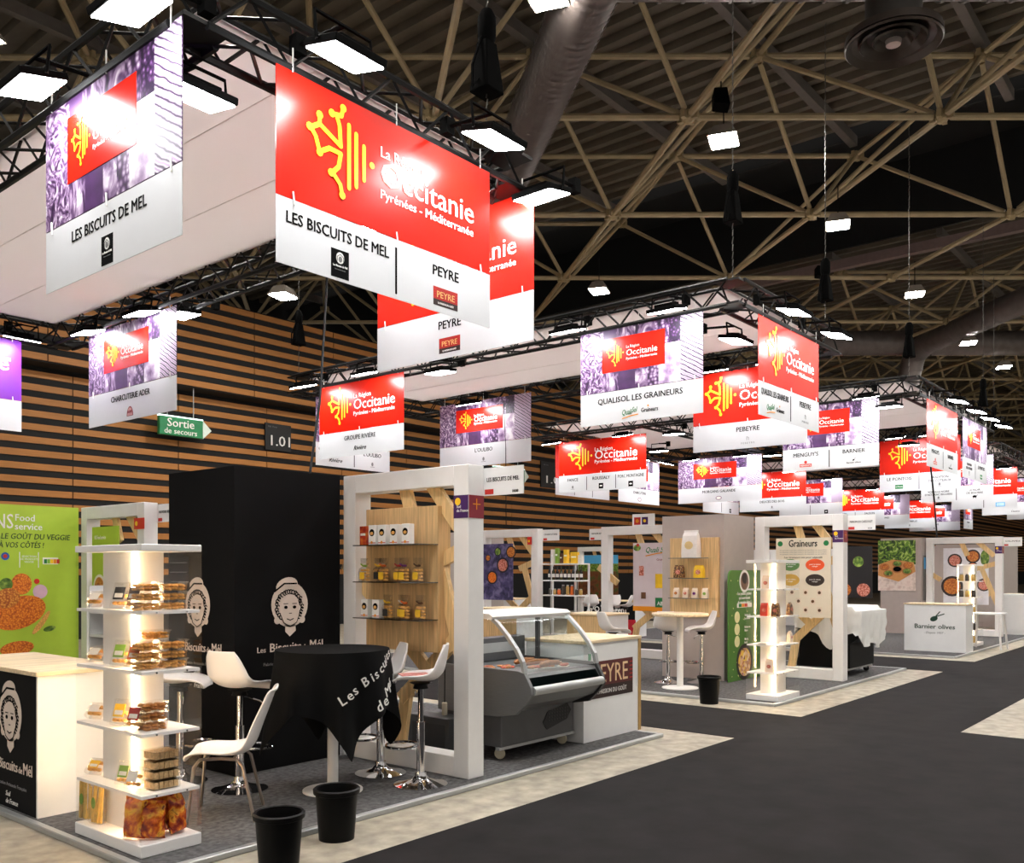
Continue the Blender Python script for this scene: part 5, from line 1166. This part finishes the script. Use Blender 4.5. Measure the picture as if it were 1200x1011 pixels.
for (x, z, mm) in ((.18, .47, 0), (.52, .53, 1), (.80, .50, 0), (.28, .34, 1), (.52, .42, 3), (.78, .38, 1)): MB().disc(W*x, Hh*z, W*.135, Hh*.07, -.006, n=18).build('printed_bowl', mat('bowl_wood', (170, 104, 56), .5), t); MB().disc(W*x, Hh*z+.01, W*.11, Hh*.05, -.008, n=16).build('printed_olives', [FOODP[0], FOODP[1], FOODP[2], INK][mm], t)
t = poster('v', 6.70, 24.6, 25.1, .9, 2.05, mat('info_grey', (110, 106, 104), .5), 'narrow grey information strip on the side of the olive box', .008); MB().box(.05, .45, -.002, 0, .8, 1.1).build('info_picture', BLUEI, t)
t = poster('u', 24.85, P(1106, 660, u=24.9).y, P(1159, 660, u=24.9).y, P(1130, 708, u=24.9).z, P(1130, 642, u=24.9).z, mat('poster_white', (226, 224, 230), .5), 'white poster with soup bowls inside the olive stand frame', .01)
W, Hh = t['w'], t['h']
for (x, z, r_, mm) in ((.26, .78, .17, 2), (.66, .85, .17, 0), (.66, .66, .13, 3), (.2, .32, .26, 0), (.9, .35, .16, 2)): bowl_pic(t, W*x, Hh*z, r_, mat('bowl_dark', (52, 40, 40), .5), FOODP[mm])
MB().disc(W*.92, Hh*.82, .1, .2, -.001).build('printed_leaf', FOODP[1], t)
tower(21.3, 21.9, 4.72, 5.12, 21.42, 21.78, 4.82, 5.02, TSH, 1.80, 'white display tower with jars on the olive stand')
JAR = mat('jar_dark', (70, 64, 58), .3, var=.3, scale=30); JAR2 = mat('jar_amber', (196, 160, 90), .3, var=.2, scale=30)
def jar(u, v, z, label, m, r=.04, h=.12, name='jar', group='jars on the olive display tower'):
    t = thing(name, label, 'jar', (u, v, z), 0, group); MB().lathe([(r*.95, 0), (r, .01), (r, h*.75), (r*.7, h*.86), (r*.7, h*.9)], 12).build('jar_body', m, t, smooth=True); MB().lathe([(r*.78, h*.88), (r*.78, h)], 12).build('lid', ALU, t, smooth=True); return t
k = 0
for si, z in enumerate(TSH+[TBASE]):
    for q in range(3):
        jar(21.36, 4.80+.12*q, z+.001, '%s jar from the right, %s shelf of the olive tower' % (ordn[q], (shn+['base'])[si]), JAR if (si+q) % 2 else JAR2, .045, .16); k += 1
for i in range(4):
    t = thing('plastic_tub', 'white olive bucket, %s from the ground, beside the olive counter' % ordn[i], 'tub', (20.2, 4.72, PZ+i*.24), 0, 'white buckets stacked by the olive counter')
    MB().lathe([(.10, 0), (.12, .22)], 18).build('bucket', WHITE2, t, smooth=True); MB().lathe([(.125, .21), (.125, .235)], 18).build('lid', mat('lid_green', (150, 190, 160), .5), t, smooth=True)
p = gp(1158, 760); t = thing('high_stool', 'small white table with straight legs inside the olive stand', 'table', (p.x, p.y, PZ)); MB().box(-.3, .3, -.3, .3, .72, .75).build('tabletop', WHITE2, t)
for sx in (-1, 1):
    for sy in (-1, 1): MB().tube([(sx*.3, sy*.3, 0), (sx*.25, sy*.25, .72)], .02, 6).build('leg', WHITE, t)
t = thing('tall_cabinet', 'pale blue-white cabinet at the right of the olive frame', 'cabinet', (26.3, 4.6, 0)); MB().box(0, .6, 0, .7, 0, 1.05).build('body', WHITE2, t, bevel=.005); MB().box(.05, .08, -.01, 0, .5, .7).build('handle', ALU, t)
cabinet_box(31.5, 33.5, 6.2, 8.2, TAUPE, 'taupe box wall farthest at the right edge')
counter(28.0, 29.5, 5.0, 5.7, 'pale counter with open shelves at the right edge', 'v', WHITE2, lift=0)

# ------------------------------------------------------------------ stands farther back
portal(14.2, 11.12, 12.65, 'white portal frame with the dark blue bowls poster, behind the refrigerated case', sign=('CHARCUTERIE',), plum=False)
t = poster('u', 14.15, P(560, 670, u=14.15).y, P(601, 670, u=14.15).y, P(590, 703, u=14.15).z, P(590, 637, u=14.15).z, ramp_print('slate_print', 'noise', [(40, 36, 70), (74, 68, 110), (120, 112, 150)], 8, dist=1), 'dark blue poster with bowls of dips', .012)
W, Hh = t['w'], t['h']
for (x, z, r_, mm) in ((.58, .86, .09, 1), (.95, .85, .13, 0), (.72, .62, .16, 2), (.42, .40, .14, 3), (.3, .75, .07, 0)): bowl_pic(t, W*x, Hh*z, r_, mat('bowl_slate', (30, 26, 36), .5), FOODP[mm])
st = poster('u', 14.17, P(618, 630, u=14.17).y, P(623, 630, u=14.17).y, P(620, 638, u=14.17).z, P(620, 629, u=14.17).z, mat('sticker_red', (210, 34, 30), .45), 'small red sticker on the post above the refrigerated case', .004, 'sticker', 'sticker'); MB().disc(.04, .07, .025, y=-.001).build('sticker_mark', YELLOW, st)
portal(14.5, 8.15, 9.80, 'white portal frame left of the taupe box', sign=('GROUPE RIVIERE',), plum=False, signleft=True)
t = poster('u', 14.42, P(742, 670, u=14.42).y, P(790, 670, u=14.42).y, P(760, 716, u=14.42).z, P(760, 636, u=14.42).z, mat('poster_lilac', (214, 200, 204), .5, var=.03), 'pale poster with a green script logo and seed packs, left of the taupe box', .012)
W, Hh = t['w'], t['h']
text('Quali Sol', .14, t, GREENI, W*.30, Hh*.86, -.003, .012, 'LEFT', .3, fit=W*.55); MB().stroke([(W*.32, Hh*.81), (W*.6, Hh*.845), (W*.8, Hh*.86)], .02, -.001).build('logo_swoosh', ORANGI, t); text('Graines', .06, t, MAROON, W*.58, Hh*.74, -.003, .01)
MB().disc(W*.1, Hh*.93, .08, .06, -.001).build('printed_leaf', FOODP[1], t); MB().disc(W*.12, Hh*.97, .03, y=-.003).build('printed_fruit', REDI, t)
for (x, z, w_, h_, mm) in ((.15, .52, .10, .18, FOODP[2]), (.55, .34, .20, .26, MULTI[1]), (.2, .18, .10, .12, PRINTS['brown'])): MB().box(W*x, W*x+w_, -.003, 0, Hh*z, Hh*z+h_).build('printed_pack', mm, t)
MB().box(0, W*.8, -.003, 0, .0, Hh*.07).build('orange_strip', ORANGI, t); MB().box(W*.55, W*.78, -.005, -.003, Hh*.06, Hh*.2).build('ab_badge', GREENI, t); text('AB', .1, t, WINK, W*.665, Hh*.09, -.006, .01, 'CENTER')
t = poster('u', 14.55, P(741, 608, u=14.55).y, P(767, 608, u=14.55).y, 2.5, 2.72, WHITE2, 'white flag sign with a red and a purple square above a portal', .012, 'sign', 'sign_plate')
MB().box(.04, .18, -.003, 0, .02, .16).build('red_square', REDI, t); MB().box(.21, .34, -.003, 0, .02, .16).build('purple_square', PLUM, t); MB().disc(.27, .09, .03, y=-.004).build('yellow_dot', YELLOW, t); MB().disc(.11, .09, .035, y=-.004).build('orange_mark', ORANGI, t)
counter(11.55, 12.15, 7.70, 8.45, 'oak-fronted counter behind the Peyre counter', 'u', OAK)
# shelving with bottles
bu = 14.35; bv0, bv1 = P(681, 680, u=bu).y, P(637, 680, u=bu).y
t = thing('bottle_rack', 'white shelving of bottles and jars behind the refrigerated case', 'shelving', (bu, bv0, 0)); W = bv1-bv0
RZ = [P(658, y, u=bu).z for y in (660, 679.5, 697)]+[.75, .4]
for z in RZ: MB().box(-.02, .3, 0, W, z-.025, z).build('shelf', WHITE2, t)
for y in (0, W*.35, W-.03): MB().box(.26, .3, y, y+.03, 0, RZ[0]).build('upright', WHITE2, t)
MB().tube([(-.01, W*.8, 0), (-.01, W*.8, RZ[0]+.2)], .012, 6).build('rod', CHROME, t)
BOT = [mat('bottle_dark', (34, 30, 26), .2, var=.1), mat('bottle_olive', (60, 56, 24), .2, var=.1)]
def bottle(u, v, z, label, m, h=.27, r=.032):
    t = thing('bottle', label, 'bottle', (u, v, z), 0, 'bottles on the white shelving'); MB().lathe([(r, 0), (r, h*.6), (r*.4, h*.78), (r*.36, h)], 10).build('bottle_glass', m, t, smooth=True); MB().lathe([(r*1.02, h*.2), (r*1.02, h*.45)], 10).build('label_band', PRINTS['white'], t, smooth=True)
onames = ordn+['tenth', 'eleventh', 'twelfth']
for i in range(9): bottle(bu+.08, bv0+W*(.06+.105*i), RZ[1]+.001, '%s dark bottle from the right on the white shelving' % onames[i], BOT[i % 2])
for i in range(8): jar(bu+.08, bv0+W*(.07+.115*i), RZ[2]+.001, '%s jar from the right on the white shelving' % onames[i], [JAR2, JAR, PRINTS['orange']][i % 3], .034, .2 if 1 < i < 5 else .12, group='jars on the white shelving')
for i, (f, w_, h_, pr) in enumerate([(.08, .09, .16, 'white'), (.24, .16, .22, 'yellow'), (.46, .09, .27, 'yellow'), (.58, .06, .20, 'brown'), (.70, .07, .30, 'green'), (.82, .06, .28, 'white')]): carton(bu+.1, bv0+W*f, RZ[0]+.001, '%s carton from the right on top of the white shelving' % onames[i], PRINTS[pr], w_, .08, h_, False, 'cartons on top of the white shelving')
portal(26.6, 17.6, 19.0, 'small distant white portal frame left of the taupe box', plum=True, planks=True, group='white portal frames of the stands')
t = poster('u', 26.5, 18.9, 17.2, .7, 2.2, ramp_print('landscape_print', 'noise', [(70, 40, 24), (120, 70, 40), (60, 90, 40)], 4), 'distant landscape poster with green hills and brown earth', .012)
MB().box(0, t['w'], -.003, 0, t['h']*.72, t['h']).build('printed_sky', BLUEI, t); MB().box(0, t['w'], -.005, -.003, t['h']*.62, t['h']*.8).build('printed_hill', FOODP[1], t)
for i, (xa, xb, s_) in enumerate(((684, 708, 'APO'), (710, 745, 'Agen'))):
    ya, yb = P(xa, 715, u=19).y, P(xb, 715, u=19).y
    t = counter(19.0, 19.5, yb, ya, ['distant black counter reading APO', 'distant black and red counter right of the APO one'][i], 'u', BLACK, h=.92, lift=0)
    on_face_u(t, lambda p: (text(s_, .2, p, WINK, (ya-yb)*.15, .62, -.003, .012), MB().box(0, ya-yb, -.004, 0, 0, .45 if i else .1).build('red_base', mat('counter_red', (190, 20, 40), .5), p)), 0, ya-yb)
for i, x in enumerate((692, 716, 733)):
    p = P(x, 735, u=18.3); stool(18.3, p.y, 40+30*i, '%s distant white stool at the black counters' % ordn[i], .8)
counter(16.5, 17.2, 13.6, 14.5, 'distant white counter behind the bottle shelving', 'u', WHITE2); counter(12.2, 12.9, 10.0, 10.9, 'plain counter under the dark blue bowls poster', 'u', OAK)
cabinet_box(14.5, 15.8, 13.35, 14.4, TAUPE, 'taupe box wall behind the bottle shelving')
# dark posters beyond the graineurs frame
t = poster('u', 17.6, P(982, 665, u=17.6).y, P(1022, 665, u=17.6).y, P(1000, 700, u=17.6).z, P(1000, 640, u=17.6).z, mat('poster_black', (26, 24, 26), .5), 'dark poster with bowls of nuts beyond the graineurs frame', .02, 'wall panel', 'printed_wall')
for (x, z, r_, mm) in ((.1, .75, .12, 3), (.2, .15, .16, 0), (.75, .15, .16, 2), (.6, .7, .13, 1)): bowl_pic(t, t['w']*x, t['h']*z, r_, mat('bowl_black', (34, 24, 26), .5), FOODP[mm])
MB().box(0, .04, 0, abs(P(982, 665, u=17.6).y-P(1022, 665, u=17.6).y), -t.location.z, .0).build('stand_leg', BLACK, t, rot=(0, 0, -ROT['u']), loc=(0, .02, 0))
t = thing('back_wall_panel', 'long white low wall behind the olive stand', 'booth wall', (26.5, 9.5, 0)); MB().box(0, .08, 0, 6, 0, 2.3).build('panel', WHITE, t)
t = thing('back_wall_panel', 'taupe wall behind the right end of the olive frame', 'booth wall', (29.5, 6.0, 0)); MB().box(0, .08, 0, 2.6, 0, 2.4).build('panel', TAUPE, t)

# ------------------------------------------------------------------ signs on the hall wall
EXITG = mat('exit_green', (14, 130, 76), .4)
def exit_sign(x0, x1, y0, y1, label):
    a, b = P(x0, y1, v=21.46), P(x1, y1, v=21.46); h = P(x0, y0, v=21.46).z-a.z
    t = thing('exit_sign', label, 'exit sign', (a.x, 21.46, a.z), 0); W = b.x-a.x
    MB().box(0, W, 0, .12, 0, h).build('box', EXITG, t, bevel=.01); MB().box(0, W, -.001, .121, h, h+.03).build('lit_top', emat('exit_glow', (.8, 1, .9), 2.), t)
    MB().plate([(W, 0), (W+.25, h*.5), (W, h)], .0, .12).build('arrow_end', mat('exit_white', (226, 240, 230), .4), t)
    text('Sortie', .30, t, WINK, W*.48, h*.48, -.004, .012, 'CENTER', fit=W*.62); text('de secours', .20, t, WINK, W*.48, h*.10, -.004, .01, 'CENTER', fit=W*.75)
    for q in (.2, .8): MB().tube([(W*q, .06, h), (W*q, .06, 6.5-a.z)], .012, 5).build('rod', ALU, t)
exit_sign(187, 238, 486, 508, 'green hanging emergency exit sign over the black box')
exit_sign(580, 615, 546, 561, "green emergency exit sign half hidden behind the L'Oulibo banner")
for i, (x0, x1, y0, y1, tx, lb) in enumerate([(311, 341, 497, 528, '1.01', 'black hall number board reading 1.01 on the slat wall'), (634, 664, 542, 572, '1.02', 'black hall number board half hidden by the three-name banner')]):
    t = poster('v', WV-.1, P(x0, y1, v=WV-.1).x, P(x1, y1, v=WV-.1).x, P((x0+x1)/2, y1, v=WV-.1).z, P((x0+x1)/2, y0, v=WV-.1).z, mat('board_black', (12, 12, 13), .5), lb, .05, 'number board', 'number_board')
    text(tx, .42, t, WINK, t['w']*.1, t['h']*.18, -.003, .006, fit=t['w']*.75); text('Hall  Porte', .07, t, INKG, t['w']*.1, t['h']*.85, -.003, .002)

# ------------------------------------------------------------------ chain hoists and hanging cables
MATTE = mat('matte_black', (4, 4, 4), .95, var=.1, spec=.05)
def hoist(u, v, label, zb=5.75, s=1.0):
    t = thing('chain_hoist', label, 'hoist', (u, v, 5.15), 0, 'chain hoists carrying the trusses')
    z = zb-5.15
    MB().hexa([(-.10*s, -.09*s, z), (.10*s, -.09*s, z), (.10*s, .09*s, z), (-.10*s, .09*s, z)], [(-.06*s, -.05*s, z+.38*s), (.06*s, -.05*s, z+.38*s), (.06*s, .05*s, z+.38*s), (-.06*s, .05*s, z+.38*s)]).build('chain_bag', MATTE, t, bevel=.01)
    MB().lathe([(.05*s, z+.36*s), (.07*s, z+.42*s), (.07*s, z+.56*s), (.04*s, z+.62*s)], 12).build('motor', MATTE, t, smooth=True)
    m = MB(); L = ZL-5.15; n = int(L/.09)
    for i in range(n):
        zz = L*(i+.5)/n; m.tube([(.0 if i % 2 else -.008, .008 if i % 2 else 0, zz-.04), (.0 if i % 2 else .008, -.008 if i % 2 else 0, zz+.04)], .007, 4)
    m.build('chain', mat('chain_steel', (90, 88, 84), .4, .7), t)['kind'] = 'stuff'
    m = MB(); m.tube([(-.08*s, 0, z+.1), (-.16*s, 0, z-.02), (-.14*s, .02, z+.18), (-.05*s, 0, z+.42*s)], .012, 5).build('cable_loop', MATTE, t)
hoist(5.55, 4.87, 'black chain hoist above the biggest red banner', 5.55, 1.1)
hoist(10.1, 4.92, 'black chain hoist above the graineurs truss corner', 5.85); hoist(13.1, 4.92, 'black chain hoist right of the red Qualisol banner', 5.6)
hoist(10.05, 13.3, 'distant black chain hoist before the slat wall, over Groupe Rivière', 5.7); hoist(17.1, 4.9, 'black chain hoist above the olive stand truss corner', 5.5)
hoist(22.7, 4.9, 'black chain hoist at the far end of the olive stand truss', 5.4); hoist(27.4, 5.65, 'black chain hoist at the right edge of the view', 5.5)
def cable(pts, label, r=.012):
    t = MB().tube(pts, r, 6).build('power_cable', BLACKP, None, smooth=True); tag(t, label, 'cable', 'power cables dropping to the stands')
cable([(5.8, 7.2, 4.85), (5.72, 7.15, 4.2), (5.5, 6.95, 3.3), (5.1, 6.6, 2.48)], 'black cable dropping from the near truss to the black box')
a, b = P(1088, 488, z=4.85), P(1098, 630, z=2.5); cable([tuple(a), tuple((a*2+b)/3+Vector((0, .03, 0))), tuple((a+b*2)/3), tuple(b)], 'black cable dropping to the olive picture box', .02)
cable([(12.9, 10.9, 4.85), (12.9, 10.85, 4.0), (12.85, 10.8, 2.5)], "thin cable crossing the L'Oulibo banner", .008)

# loudspeakers hung under the roof frame
for (x, y, z, lb) in [(845, 122, 9.3, 'black loudspeaker box hung at the roof node, centre top'), (962, 322, 9.3, 'black loudspeaker box under the far roof deck'), (1150, 378, 9.3, 'black loudspeaker box at the far right under the roof')]:
    p = P(x, y, z=z); t = thing('loudspeaker', lb, 'loudspeaker', (p.x, p.y, p.z-.2), .6, 'loudspeakers under the roof')
    MB().prism([(-.13, .12), (.13, .16), (.13, .40), (-.08, .40)], -.16, .16).build('cabinet', MATTE, t, bevel=.01); MB().tube([(0, 0, .38), (0, 0, ZL-p.z+.2)], .012, 5).build('hanger', MATTE, t)
